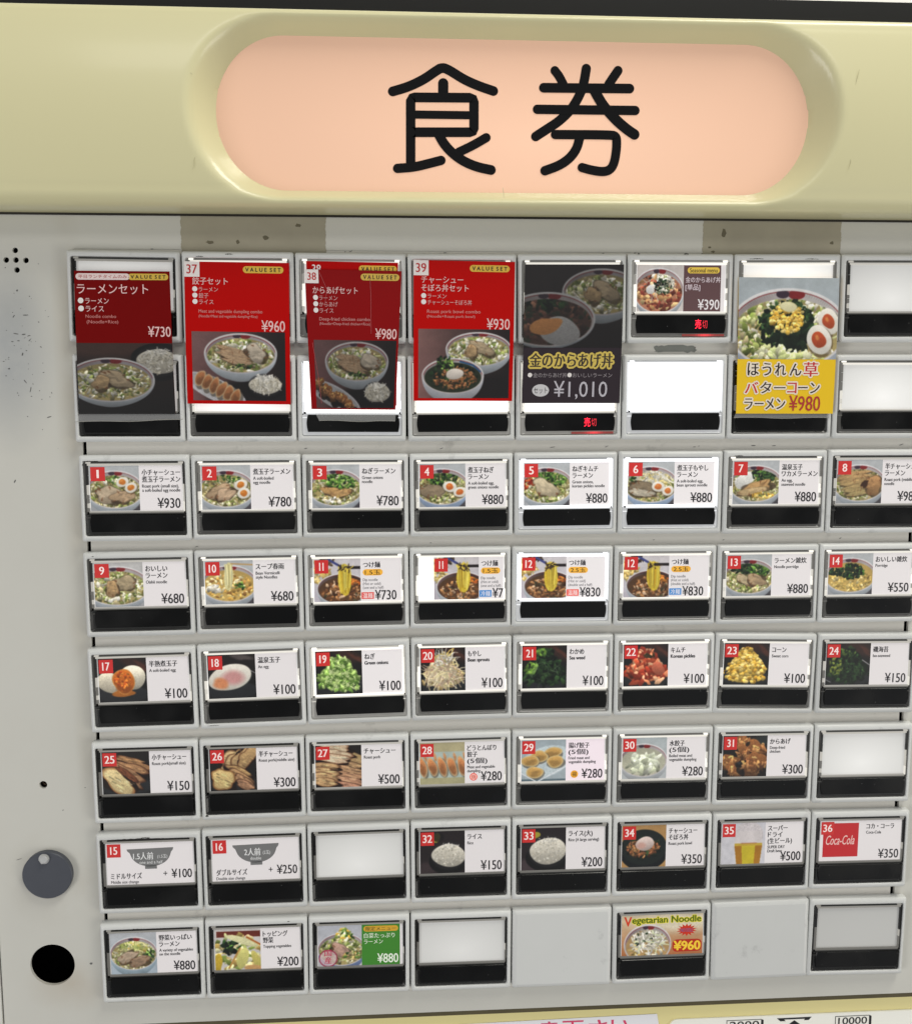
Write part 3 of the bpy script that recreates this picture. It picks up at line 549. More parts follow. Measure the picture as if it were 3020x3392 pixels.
for z, y in prof:
    for x in XS:
        d, dx = sdf(x, z); Wd = 6.2+2.6*min(1, dx/RR)
        rec = 0
        if y < -11 and d < Wd+1.2:
            t = (Wd-d)/Wd; rec = 8.2*t if t > .22 else 0
            tt = max(0, (Wd+1.2-d)/(Wd+1.2)); k0 = .30
            rec = 10.8*(tt*tt/(2*k0) if tt < k0 else tt-k0/2)/(1-k0/2)
            if d < -1.5: rec = min(rec+3, 15)
        mb.v.append((x, y+rec, z))
for j in range(len(prof)-1):
    for i in range(nx-1):
        mb.f.append((j*nx+i, j*nx+i+1, (j+1)*nx+i+1, (j+1)*nx+i)); mb.m.append(0)
mb.build('header_fascia', CREAM, machine, True)
# cracks and marks on the fascia
mb = MB(); rnd = random.Random(4)
def squiggle(mb, pts, wd, y, mi=0):
    L = []
    for i, (x, z) in enumerate(pts):
        a = pts[max(0, i-1)]; c = pts[min(len(pts)-1, i+1)]; dx, dz = c[0]-a[0], c[1]-a[1]; q = math.hypot(dx, dz) or 1
        ww = wd*(0.4+0.6*math.sin(math.pi*i/(len(pts)-1)+.01)) if wd < 1.2 else wd
        L += [(x-dz/q*ww/2, y, z+dx/q*ww/2), (x+dz/q*ww/2, y, z-dx/q*ww/2)]
    mb.add(L, [(2*i, 2*i+1, 2*i+3, 2*i+2) for i in range(len(pts)-1)], mi)
for pts, y in (([(53.5, 68), (54, 66), (55, 64.6), (56.4, 63.6)], -19.9), ([(56.5, 34), (55.8, 32), (55.6, 30), (55, 28.4)], -19.1), ([(316.5, 39), (317.6, 36.5), (317.8, 34), (316.8, 31.2)], -19.4), ([(319.4, 70), (318.6, 66.5), (318, 64)], -20.3)):
    squiggle(mb, pts, .28, y)
squiggle(mb, [(176.6, 23.2), (176.9, 21), (176.9, 19)], .25, -17.6)
tag(mb.build('hairline_cracks', mat('grime', (192, 186, 146), .7), machine), kind='stuff')

mb = MB(); mb.box(-44, 400, 3.5, 3.95, 14.5, 16.0); mb.build('header_shadow_strip', mat('header_shadow_dark', (34, 30, 24), .6), machine)  # dark strip painting the shadow gap under the header
# sign: lit peach acrylic with black characters
def peach():
    m = bpy.data.materials.new('lit_peach_acrylic'); m.use_nodes = True; nt = m.node_tree; b = nt.nodes['Principled BSDF']
    b.inputs['Base Color'].default_value = (*lin((228, 186, 160)), 1); b.inputs['Roughness'].default_value = .12; b.inputs['Coat Weight'].default_value = .3
    tc = nt.nodes.new('ShaderNodeTexCoord'); n = nt.nodes.new('ShaderNodeTexNoise'); n.inputs['Scale'].default_value = 7; nt.links.new(tc.outputs['Object'], n.inputs['Vector'])
    mx = nt.nodes.new('ShaderNodeMix'); mx.data_type = 'RGBA'; mx.inputs['A'].default_value = (*lin((246, 196, 160)), 1); mx.inputs['B'].default_value = (*lin((246, 202, 172)), 1)
    nt.links.new(n.outputs['Fac'], mx.inputs['Factor']); nt.links.new(mx.outputs['Result'], b.inputs['Emission Color'])
    mp = nt.nodes.new('ShaderNodeMapping'); mp.inputs['Scale'].default_value = (1/.17, 0, 1/.052); mp.inputs['Location'].default_value = (-.195/.17, 0, -.044/.052); nt.links.new(tc.outputs['Object'], mp.inputs['Vector'])
    gr = nt.nodes.new('ShaderNodeTexGradient'); gr.gradient_type = 'SPHERICAL'; nt.links.new(mp.outputs['Vector'], gr.inputs['Vector'])     # tubes behind the acrylic: brightest along the middle
    mr = nt.nodes.new('ShaderNodeMapRange'); mr.inputs['To Min'].default_value = .12; mr.inputs['To Max'].default_value = .40; nt.links.new(gr.outputs['Fac'], mr.inputs['Value']); nt.links.new(mr.outputs[0], b.inputs['Emission Strength'])
    return m
SY = -9.0
def stadium(r, y, n=40):
    P = [(CX1+r*math.cos(R(-90+180*k/n)), y, CZ+r*math.sin(R(-90+180*k/n))) for k in range(n+1)]
    return P+[(CX0+r*math.cos(R(90+180*k/n)), y, CZ+r*math.sin(R(90+180*k/n))) for k in range(n+1)]
mb = MB(); mb.loft([stadium(RR+1.6, SY+1.5), stadium(RR+1.6, SY)], cap1=True)
sign = mb.build('sign_panel', peach(), machine)
SHOKU = [[(133.15, 61.64), (139.23, 63.42), (145.64, 66.44), (150.13, 69.58), (153.02, 71.3), (156.22, 69.99), (161.66, 66.71), (167.45, 64.35), (173.58, 62.45)], [(153.38, 65.04), (153.36, 60.43)], [(140.13, 32.66), (140.31, 58.37), (140.96, 59.25), (141.76, 59.47), (164.23, 59.68), (165.36, 59.23), (165.75, 58.16), (165.75, 47.62), (165.36, 46.69), (164.23, 46.3), (140.22, 45.97)], [(140.27, 52.83), (165.68, 52.9)], [(134.81, 31.81), (141.58, 32.36), (148.04, 34.0), (152.41, 35.15)], [(151.32, 45.56), (153.56, 41.55), (157.1, 37.86), (161.63, 34.79), (167.15, 32.66), (172.68, 31.63)], [(159.69, 38.51), (165.2, 41.08), (170.71, 44.27)]]
KEN = [[(198.43, 70.73), (200.24, 68.6), (201.9, 65.54)], [(211.2, 71.72), (210.66, 68.16), (209.89, 64.43), (207.83, 59.75), (204.62, 55.03), (200.09, 50.91), (195.55, 48.04), (190.84, 45.01)], [(224.17, 71.18), (222.41, 68.67), (220.49, 65.85)], [(193.95, 64.02), (229.04, 64.28)], [(191.41, 55.61), (231.5, 55.75)], [(214.64, 63.27), (217.66, 58.34), (220.33, 55.27), (224.01, 51.57), (228.35, 48.19), (231.35, 46.35)], [(198.84, 45.84), (222.13, 46.06), (223.62, 45.46), (224.13, 44.36), (224.05, 39.64), (223.14, 34.59), (221.53, 32.2), (218.73, 31.37), (214.11, 31.95), (209.97, 33.01)], [(208.84, 44.79), (207.74, 40.38), (204.83, 36.57), (200.6, 33.69), (194.71, 31.57)]]
WID = [[3.8, 4.1, 3.8, 3.2, 3.7, 3.9, 3.6], [3.6, 3.8, 3.7, 3.8, 3.7, 4.2, 3.7, 3.8]]
def brush(mb, pts, wd, y):
    # smooth the centre line, then sweep a round-ended stroke
    if len(pts) > 2 and len(pts) != 11:
        for _ in range(2):
            q = [pts[0]]
            for a, c in zip(pts[:-1], pts[1:]): q += [(a[0]*.75+c[0]*.25, a[1]*.75+c[1]*.25), (a[0]*.25+c[0]*.75, a[1]*.25+c[1]*.75)]
            pts = q+[pts[-1]]
    squiggle2 = []
    for i, (x, z) in enumerate(pts):
        a = pts[max(0, i-1)]; c = pts[min(len(pts)-1, i+1)]; dx, dz = c[0]-a[0], c[1]-a[1]; q = math.hypot(dx, dz) or 1
        squiggle2 += [(x-dz/q*wd/2, y, z+dx/q*wd/2), (x+dz/q*wd/2, y, z-dx/q*wd/2)]
    mb.add(squiggle2, [(2*i, 2*i+1, 2*i+3, 2*i+2) for i in range(len(pts)-1)])
    for k, (x, z) in enumerate((pts[0], pts[-1])): mb.add(disc(x, z, wd/2, y-.006-.004*k, 24), [tuple(range(24))])
INK = mat('black_vinyl', (14, 13, 13), .10)
for ch, wd in ((SHOKU, WID[0]), (KEN, WID[1])):
    mb = MB()
    for k, (pts, q) in enumerate(zip(ch, wd)): brush(mb, pts, q, SY-.12-.02*k)
    mb.build('character', INK, sign)
# dark housing above the header
mb = MB(); mb.box(-80, 420, -3, 40, 90.5, 102.2); mb.build('top_housing', mat('black_housing', (6, 6, 6), .7), machine)
# cream lower fascia
mb = MB(); mb.box(-80, 420, 9, 12, -460, -341.5); mb.build('lower_fascia', mat('cream_lower', (236, 224, 160), .4, noise=.03, nscale=12), machine)
mb = MB(); mb.box(-44.3, 400, 5.7, 12.4, -342, -341.0); mb.box(-44.3, 400, 8.6, 8.95, -347.0, -341.5); mb.build('lip_shadow_strip', mat('grimy_shadow', (92, 84, 60), .7, noise=.35, nscale=60), machine)  # panel lip, and a grimy dark strip painting the panel's shadow on the fascia
# bill slot plate with banknote marks
mb = MB(); mb.loft([rrect(260.3, 420, -420, -353.6, 3.5, 9.1), rrect(260.3, 420, -420, -353.6, 3.5, 8.3), rrect(260.7, 420, -420, -354.0, 3.2, 8.0)], cap1=True)
plate = mb.build('bill_slot_plate', mat('white_plate', (250, 249, 240), .35), machine)
mb = MB()
for x0, x1, s, z in ((287.6, 304.4, '2000', -354.9), (340.6, 357.3, '10000', -355.1)):
    for a in ((x0, x1, z, z-.28), (x0, x0+.3, z, z-12)): mb.box(a[0], a[1], 7.9, 7.97, a[3], a[2], 0)
    mb.add([(x1, 7.93, z), (x1+1.2, 7.93, z-.5), (x1+1.2, 7.93, z-12), (x1, 7.93, z-12)], [(0, 3, 2, 1)], 0)
    text(mb, s, 0, 0, 1, box=(x0+1.6, x1-1.0, -z+.75, -z+4.4), y=7.9, bold=.02)
mb.add([(312, 7.93, -354.9), (329, 7.93, -354.8), (327.6, 7.93, -356.4), (325.2, 7.93, -356.4), (325.8, 7.93, -355.7), (315.6, 7.93, -355.7), (316.4, 7.93, -356.5), (313.8, 7.93, -356.5)], [(0, 7, 6, 5), (0, 5, 4, 1), (1, 4, 3, 2)])
mb.add([(320.6, 7.92, -356.2), (325, 7.92, -359.5), (316.2, 7.92, -359.5)], [(0, 2, 1)])
mb.build('banknote_marks', mat('black_print', (28, 28, 30), .4), plate)

mb = MB(); mb.box(-69, 419, 14.2, 330, -460, 90); mb.build('cabinet', mat('cabinet_paint', (196, 194, 186), .5, noise=.03), machine)
# lock cover and its screw
mb = MB(); cx, cz, r = -21.4, -268.7, 10.7
mb.loft([disc(cx, cz, r, 4.0, 64), disc(cx, cz, r, 1.6, 64), disc(cx, cz, r-.25, 1.35, 64)], cap1=True)
lock = mb.build('lock_cover', mat('slate_metal', (72, 75, 83), .42, metal=.1, noise=.06, nscale=300), machine, 40)
mb = MB(); mb.loft([disc(-22.2, -260.9, 2.15, 1.3, 6), disc(-22.2, -260.9, 2.15, .2, 6), disc(-22.2, -260.9, 1.7, -.1, 6)], cap1=True)
mb.loft([disc(-22.2, -260.9, 2.3, 1.34, 30), disc(-22.2, -260.9, 2.3, 1.0, 30)], cap1=True)
mb.build('screw', mat('steel', (214, 214, 212), .32, metal=.7), lock)

# scuffs and flecks on the paint
mb = MB(); rnd = random.Random(11)
def fleck(x, z, a, l, wd, y=3.96):
    P = []
    for k in range(7):
        t = k/7*6.283; rr = 1+rnd.uniform(-.35, .35); u = l*math.cos(t)*rr; v = wd*math.sin(t)*rr
        P.append((x+u*math.cos(a)-v*math.sin(a), y, z+u*math.sin(a)+v*math.cos(a)))
    mb.add(P, [tuple(range(7))])
for x, z, a, l, wd in [(-22, -16, 1, .5, .35), (-24, -26.6, 1, .8, .22), (-19, -26, 0, 1.1, .2), (-14, -28.8, -.6, .45, .25), (-23.4, -33.6, -.2, 1.1, .2), (-20.2, -33.9, .1, .8, .25), (-18.2, -34.4, .3, .7, .2), (-25, -36.8, 0, .5, .2), (-22.6, -36.5, .1, .7, .18), (-18, -36.2, .8, 1.0, .2), (-13.6, -39, -.6, .5, .2), (-19.5, -40.5, 0, .3, .2), (-21.2, -42, 1.4, .8, .25), (-27, -48, .2, .6, .35), (-13, -49.5, .3, .4, .15), (-20.6, -53.3, -.9, .8, .25), (-18.6, -56.5, 1.3, 1.0, .2), (-24, -58, 0, .3, .2), (-12.9, -5.2, 0, .3, .15), (-29, -45, 0, .35, .2), (-11.6, -68, .3, 1.1, .3), (-27, -95, 1, .7, .3), (-4, -230, 0, .4, .15), (-14, -240, .5, .4, .15), (-34, -262, .3, 1.2, .12), (-5, -312, .4, .6, .5)]:
    fleck(x, z, a, l, wd)
for i in range(40): fleck(rnd.gauss(-20, 7), rnd.gauss(-40, 16), rnd.random()*3, rnd.uniform(.12, .35), rnd.uniform(.08, .2))
for i in range(26): fleck(rnd.uniform(4, 362), rnd.choice([z-0.9 for z in (1.6, 1.4, -81, -122.4)])+rnd.uniform(-.3, .5), rnd.random()*.4, rnd.uniform(.3, 1.1), .14, 3.9)
tag(mb.build('scuff_marks', mat('dark_scuff', (96, 96, 94), .7), machine), kind='stuff')
mb = MB(); rnd = random.Random(3)
P = []
for k in range(34):
    t = k/34*6.283; u = 9.2*math.copysign(abs(math.cos(t))**.45, math.cos(t)); v = 1.5*math.copysign(abs(math.sin(t))**.4, math.sin(t)); P.append((254.3+u+rnd.uniform(-1.2, .6), 3.98, -39.6+v+rnd.uniform(-.35, .35)))
mb.add(P, [tuple(range(34))]); mb.build('glue_residue', mat('grey_residue', (128, 130, 124), .6, noise=.1, nscale=300), machine)

# ------------------------------------------------------------------ buttons
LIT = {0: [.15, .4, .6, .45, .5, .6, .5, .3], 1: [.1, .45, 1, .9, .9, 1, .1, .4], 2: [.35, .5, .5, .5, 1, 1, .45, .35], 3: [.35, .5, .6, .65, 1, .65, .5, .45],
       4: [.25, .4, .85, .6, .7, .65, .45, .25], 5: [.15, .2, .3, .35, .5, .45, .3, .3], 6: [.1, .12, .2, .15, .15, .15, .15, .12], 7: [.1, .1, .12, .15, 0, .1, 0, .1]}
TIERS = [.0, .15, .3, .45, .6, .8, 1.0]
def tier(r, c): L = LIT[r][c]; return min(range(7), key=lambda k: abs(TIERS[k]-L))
# bezel mesh (shared)
def bezel_mesh():
    mb = MB(); o = lambda i, y, r: rrect(i, W0-i, -H0+i, -i, r, y)
    q = lambda e, y, r: rrect(1.75-e, 43.95+e, -34.45-e, -2.65+e, r, y)
    mb.loft([o(0, 4.6, .9), o(0, 1.5, .9), o(.1, 1.0, .9), o(.4, .55, .9), o(.85, .2, .85), o(1.25, .03, .8), q(.35, -.02, 1.0), q(.15, .1, .9), q(0, .45, .85), q(-.15, 3.2, .75)])
    q0 = rrect(1.75, 43.95, -34.45, -2.65, .75, 3.1); mb.add(q0, [tuple(reversed(range(len(q0))))], 1)
    return mb.mesh('button_bezel', [BEZEL, mat('dark_well', (26, 25, 23), .3)], 50)
BZ = bezel_mesh()
def clear(L, k, name='clear_acrylic', dark=(11, 11, 9), rough=.12):
    # acrylic piece with its backlight painted in as emission k and a paler base
    base_c = tuple(int(dark[i]+(150-dark[i])*min(1, L*.9)) for i in range(3))
    return mat(name, base_c, rough, glow=k, noise=.25, nscale=260, glowcol=(255, 250, 238) if L < .9 else (250, 252, 255))
def guide_mesh(ti):
    L = TIERS[ti]; rnd = random.Random(50+ti); mb = MB(); mats = []
    def M(k, **kw):
        m = clear(L, k, **kw)
        if m not in mats: mats.append(m)
        return mats.index(m)
    top = M([.08, .25, .5, .85, 1.0, 1.2, 1.6][ti]); bot = M([.08, .14, .3, .55, .8, 1.1, 1.6][ti], rough=.2)
    rim = M([0, .01, .04, .10, .2, .5, .75][ti]); low = M([0, 0, .0, .03, .06, .14, .34][ti], rough=.25); hot = M([.3, .5, .8, 1.2, 1.5, 2, 2.4][ti])
    # sloping clear frame round the card
    X0, X1, Z0, Z1 = 2.05, 43.65, -24.9, -3.0; x0, x1, z0, z1 = 3.9, 42.6, -24.2, -4.5
    def quad(a, b, c, d, mi): mb.add([a, b, c, d], [(0, 1, 2, 3)], mi)
    y0, y1 = .35, 1.0
    quad((X0, y0, Z1), (X0+.2, y0, Z1), (x0, y1, z1), (x0, y1, z1-.1), rim)
    mb.box(X0+1.0, X1-1.0, .45, 1.6, -3.55, -3.05, rim)
    mb.box(x0-.5, x1+.4, .55, 1.7, -4.42, -3.62, top)
    # strip under the card: bright upper edge, darker lower lip
    mb.box(x0-.3, x1+.3, .5, 1.7, -24.5, -23.85, bot); mb.box(x0-.3, x1+.3, .35, 1.7, -25.0, -24.6, rim)
    # side columns cut into steps, with glints painted as uneven emission
    for side in (0, 1):
        z = -3.7; k = 0
        while z > -24.0:
            h = rnd.uniform(1.6, 4.2) if k else rnd.uniform(3, 5); zz = max(-24.2, z-h); t = (-z-h/2)/24
            e = [.0, .02, .06, .12, .3, .8, 1.5][ti]*rnd.uniform(.5, 1.2)
            if ti < 5 and .42 < t < .98: e += [.08, .22, .4, .55, .6, 0, 0][ti]*rnd.choice((1.3, 1.0, .3, 1.6) if side else (1.0, .3, 1.2))
            if ti >= 5: e = [0, 0, 0, 0, 0, .9, 1.6][ti]
            e = round(e*8)/8
            mi = M(e)
            xa = (2.6, 3.75) if side == 0 else (42.85, 43.5)
            if side == 0: mb.box(xa[0]+rnd.uniform(0, .25), xa[1], .5+rnd.uniform(0, .2), 1.7, zz+.12, z, mi)
            else: mb.box(xa[0], xa[1]-rnd.uniform(0, .2), .5+rnd.uniform(0, .2), 1.7, zz+.12, z, mi)
            z = zz; k += 1
        xe = (2.05, 2.5) if side == 0 else (43.55, 43.8)
        mb.box(xe[0], xe[1], .3, 1.7, -24.8, -3.2, rim)
    for a, b in ((2.9, 4.9), (41.2, 43.2)): mb.box(a, b, .3, 1.0, -3.5, -2.85, hot if ti > 2 else top)
    # clear tray round the display bar
    mb.loft([rrect(1.95, 43.75, -34.2, -25.05, .7, 2.2), rrect(2.05, 43.65, -34.1, -25.1, .7, .45), rrect(2.9, 42.9, -33.5, -25.2, .7, .95)], low, cap1=True)
    mb.box(2.1, 3.9, .3, .9, -26.7, -26.35, rim); mb.box(42.5, 43.6, .3, .9, -26.7, -26.35, rim)
    return mb.mesh('light_guide', mats)
GUIDES = [guide_mesh(k) for k in range(7)]
def smoked():
    m = mat('smoked_display', (9, 9, 9), .2, noise=.3, nscale=30, ior=1.33); nt = m.node_tree; bs = nt.nodes['Principled BSDF']
    oi = nt.nodes.new('ShaderNodeObjectInfo'); tc = nt.nodes.new('ShaderNodeTexCoord'); ad = nt.nodes.new('ShaderNodeVectorMath'); ad.operation = 'ADD'; nt.links.new(tc.outputs['Object'], ad.inputs[0]); nt.links.new(oi.outputs['Location'], ad.inputs[1])
    n = nt.nodes.new('ShaderNodeTexNoise'); n.inputs['Scale'].default_value = 34; n.inputs['Detail'].default_value = 3; nt.links.new(ad.outputs[0], n.inputs['Vector'])
    mr = nt.nodes.new('ShaderNodeMapRange'); mr.inputs['From Min'].default_value = .35; mr.inputs['From Max'].default_value = .68; mr.inputs['To Min'].default_value = .10; mr.inputs['To Max'].default_value = .5; nt.links.new(n.outputs['Fac'], mr.inputs['Value']); nt.links.new(mr.outputs[0], bs.inputs['Roughness'])
    v = nt.nodes.new('ShaderNodeTexVoronoi'); v.inputs['Scale'].default_value = 210; nt.links.new(ad.outputs[0], v.inputs['Vector'])      # dust specks
    c2 = nt.nodes.new('ShaderNodeMapRange'); c2.inputs['From Min'].default_value = .02; c2.inputs['From Max'].default_value = .06; c2.inputs['To Min'].default_value = .20; c2.inputs['To Max'].default_value = .0; nt.links.new(v.outputs['Distance'], c2.inputs['Value'])
    mx = nt.nodes.new('ShaderNodeMix'); mx.data_type = 'RGBA'; mx.inputs['A'].default_value = (.004, .004, .004, 1); mx.inputs['B'].default_value = (.35, .35, .35, 1); nt.links.new(c2.outputs[0], mx.inputs['Factor']); nt.links.new(mx.outputs['Result'], bs.inputs['Base Color'])
    return m
def bar_mesh():
    mb = MB()
    def lp(e, y):
        P = []
        for k in range(9): t = k/8; P.append((42.5-e+.55*math.sin(math.pi*t), y, -25.3-e-(7.4-2*e)*t))
        for k in range(9): t = k/8; P.append((4.3+e-.55*math.sin(math.pi*t), y, -32.7+e+(7.4-2*e)*t))
        return P
    mb.loft([lp(0, 1.6), lp(0, .5), lp(.18, .3)], cap1=True); return mb.mesh('display_bar', smoked(), 40)
BAR = bar_mesh()
def diff_mesh(g):
    mb = MB(); mb.box(3.3, 42.9, 1.45, 1.7, -24.2, -3.6)
    m = bpy.data.materials.new('white_diffuser'); m.use_nodes = True; nt = m.node_tree; b = nt.nodes['Principled BSDF']; b.inputs['Base Color'].default_value = (.55, .55, .535, 1); b.inputs['Roughness'].default_value = .3
    b.inputs['Emission Color'].default_value = (1, .985, .96, 1)
    tc = nt.nodes.new('ShaderNodeTexCoord'); n = nt.nodes.new('ShaderNodeTexNoise'); n.inputs['Scale'].default_value = 45; nt.links.new(tc.outputs['Object'], n.inputs['Vector'])
    # emission gradient with the shading painted in: darker top, brightest below the middle
    mp = nt.nodes.new('ShaderNodeMapping'); mp.inputs['Location'].default_value = (-.023/.034, 0, .0185/.022); mp.inputs['Scale'].default_value = (1/.034, 0, 1/.022); nt.links.new(tc.outputs['Object'], mp.inputs['Vector'])
    gr = nt.nodes.new('ShaderNodeTexGradient'); gr.gradient_type = 'SPHERICAL'; nt.links.new(mp.outputs['Vector'], gr.inputs['Vector'])
    mr = nt.nodes.new('ShaderNodeMapRange'); mr.inputs['To Min'].default_value = g*.35; mr.inputs['To Max'].default_value = g*1.25; nt.links.new(gr.outputs['Fac'], mr.inputs['Value'])
    ad = nt.nodes.new('ShaderNodeMath'); ad.operation = 'MULTIPLY_ADD'; nt.links.new(n.outputs['Fac'], ad.inputs[0]); ad.inputs[1].default_value = .1*g; nt.links.new(mr.outputs[0], ad.inputs[2])
    nt.links.new(ad.outputs[0], b.inputs['Emission Strength']); return mb.mesh('diffuser', m)
DIFF = {}
DG = {(1, 5): 1.6, (0, 7): .30, (1, 7): .38, (5, 7): .30, (6, 2): .24, (7, 3): .20, (7, 7): .02, (3, 3): 1.2, (0, 0): .35, (0, 6): .8, (1, 2): 1.6, (1, 3): 1.4, (1, 4): 1.2, (1, 1): .75}
BLANK = {(7, 4), (7, 6)}
def plate_mesh():
    mb = MB(); o = lambda i, y, r: rrect(i, W0-i, -H0+i, -i, r, y)
    mb.loft([o(0, 4.6, .9), o(0, 1.5, .9), o(.1, 1.0, .9), o(.5, .55, .9), o(1.1, .2, .85), o(1.9, .0, .8)], cap1=True)
    return mb.mesh('blanking_plate', BEZEL, 50)
PLATE = plate_mesh()
RED = mat('red_led', (255, 40, 60), .5, glow=2.6, glowcol=(255, 30, 56)); RED2 = mat('red_led_dim', (200, 40, 50), .5, glow=.8, glowcol=(230, 40, 60))
for r in range(8):
    for c in range(8):
        if (r, c) in BLANK:
            o = link('blanking_plate', PLATE, machine); place(o, r, c); continue
        o = link('menu_button', BZ, machine); place(o, r, c); o['_rc'] = r*8+c
        ti = tier(r, c)
        link('light_guide', GUIDES[ti], o); link('display_bar', BAR, o)
        g = DG.get((r, c), round(.25+.9*TIERS[ti], 2))
        if g not in DIFF: DIFF[g] = diff_mesh(g)
        link('diffuser', DIFF[g], o)
        if (r, c) in ((0, 5), (1, 4)):
            mb = MB(); text(mb, '売', 0, 0, 1, box=(29.6, 32.2, 27.0, 30.9), y=.22); text(mb, '切', 0, 0, 1, box=(32.7, 34.9, 27.4, 30.7), y=.22, mi=1)
            mb.build('sold_out_lamp', [RED, RED2], o)
            mb = MB()  # lamp's red glow on the cover, painted as emissive steps
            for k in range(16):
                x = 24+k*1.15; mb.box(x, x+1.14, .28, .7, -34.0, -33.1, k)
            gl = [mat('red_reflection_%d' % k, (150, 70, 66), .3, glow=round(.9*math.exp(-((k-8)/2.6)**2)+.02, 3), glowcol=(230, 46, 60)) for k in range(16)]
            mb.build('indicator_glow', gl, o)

def grime(r, c, marks):
    o = [b for b in machine.children if b.name.startswith('menu_button') and b.get('_rc') == r*8+c]
    if not o: return
    rnd = random.Random(r*8+c); mb = MB()
    for x0, x1, zd, h in marks:
        n = 16; top = [(x0+(x1-x0)*i/n, -.06, -zd+h*rnd.uniform(.1, 1)*math.sin(math.pi*(i+.3)/(n+.6))) for i in range(n+1)]; bot = [(x0+(x1-x0)*i/n, -.06, -zd-h*rnd.uniform(.1, .6)) for i in range(n+1)]
        mb.add(top+bot, [(i, i+1, n+2+i, n+1+i) for i in range(n)])
    mb.build('worn_edge', mat('worn_edge', (44, 42, 38), .7), o[0])
for r, c, m in ((2, 0, [(1.8, 8.5, 2.5, .35), (1.6, 2.4, 4, .8)]), (6, 0, [(7, 30, 2.4, .28), (20, 24, 2.0, .5)]), (0, 5, [(24, 26, .2, .5), (4, 5, .2, .6)]), (5, 1, [(1.6, 3, 34.6, .8)]), (4, 5, [(1.8, 3.2, 34.5, .4)]), (7, 0, [(14, 18, 2.5, .3)]), (3, 0, [(4, 4.8, 1.6, .3)]), (7, 1, [(37, 38, 1.5, .3)]), (0, 1, [(18, 21, 1.2, .4), (6, 9, 2.2, .3)]), (0, 6, [(6, 12, 2.1, .3), (30, 36, 2.2, .25)]), (4, 1, [(3, 8, 35.2, .2)]), (2, 6, [(4, 8, 2.3, .3)])):
    grime(r, c, m)
# ------------------------------------------------------------------ menu cards behind the windows
CW, CH = 38.1, 19.2          # card size; its corner sits at (4.2, -4.5) of the button
PHW = 20.4
def ink(rgb, g, rough=.45): return mat('print', rgb, rough, glow=round(g*.8, 2) if g else 0)
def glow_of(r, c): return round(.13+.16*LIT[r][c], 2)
CARD_MESH = {}
def make_card(r, c, label, no=None, jp=(), en=(), price=None, dish=None, off=0.0, cut=None, extra=None, full=False, bg=(224, 219, 220), tc=(30, 28, 32), enbold=0, size=None, rot=0.0):
    g = glow_of(r, c); ox, oz = 4.2+off, 4.5
    x, z, sx, sz, a = cell(r, c)
    W = CW if not cut else cut
    mb = MB(); mb.box(0, W, 1.0, 1.25, -CH, 0)
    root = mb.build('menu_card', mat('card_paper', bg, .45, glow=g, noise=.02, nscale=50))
    ca, sa = math.cos(a), math.sin(a); lx, lz = ox*sx, -oz*sz
    root.location = ((x+lx*ca-lz*sa)*S, 0, (z-math.sin(a)*W0/2+lx*sa+lz*ca)*S); root.scale = (sx, 1, sz); root.rotation_euler = (0, -a+rot, 0)
    tag(root, label, 'menu card', 'menu cards behind the button windows')
    if dish is not None:
        arr = dish(r*17+c*5+3)*.95; w_ = W if full else PHW
        mb = MB(); mb.add([(0, .96, 0), (w_, .96, 0), (w_, .96, -CH), (0, .96, -CH)], [(3, 2, 1, 0)])
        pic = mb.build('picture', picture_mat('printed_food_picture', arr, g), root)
        uv = pic.data.uv_layers.new(name='UVMap'); co = [(0, 1), (1, 1), (1, 0), (0, 0)]
        for li in pic.data.loops: uv.data[li.index].uv = co[li.vertex_index]
    if no:
        mb = MB(); q = .35; mb.add([(q, .93, -.5), (q+6.0, .93, -.5), (q+6.0, .93, -6.5), (q, .93, -6.5)], [(3, 2, 1, 0)], 0)
        cx = q+3.0; ww = sum(.75 if ch == '1' else 1.95 for ch in no)+.25*(len(no)-1)
        text(mb, no, 0, 0, 1, box=(cx-ww/2, cx+ww/2, 1.7, 5.2), y=.9, mi=1, bold=.03)
        mb.build('number_label', [ink((198, 46, 44), g), ink((246, 226, 222), g)], root)
    if jp:
        mb = MB(); zb = 4.0
        for ln in jp:
            s_, wmm = ln if isinstance(ln, tuple) else (ln, len(ln)*2.28)
            wmm = min(wmm, 16.2 if not cut else 20); text(mb, s_, 21.6, zb, 2.9, width=wmm, y=.93, bold=.03); zb += 2.95
        mb.build('dish_name', ink(tc, g), root)
    if en:
        mb = MB(); zb = 3.1+2.95*len(jp)+.4
        for ln in en:
            em, xs = (2.2, .86) if enbold else (1.95, .84)
            text(mb, ln, 21.6, zb, em, xs, y=.93, bold=.05 if enbold else .022); zb += 1.8
        mb.build('description', ink(tc, g), root)
    if price:
        mb = MB(); text(mb, price, 0, 18.2, 6.1, .77, right=CW-.8, y=.93, bold=.016)
        mb.build('price', ink(tc, g), root)
    if extra: extra(root, g)
    return root
def ex_pill(s, col, box=(21.6, 31, 5.1, 7.7), tcol=(60, 50, 30)):
    def f(root, g):
        mb = MB(); x0, x1, a, b = box; P = rrect(x0, x1, -b, -a, (b-a)/2-.01, .93, 6); mb.add(P, [tuple(reversed(range(len(P))))], 0)
        text(mb, s, 0, 0, 1, box=(x0+1, x1-1, a+.35, b-.35), y=.9, mi=1, bold=.02)
        mb.build('pill_label', [ink(col, g), ink(tcol, g)], root)
    return f
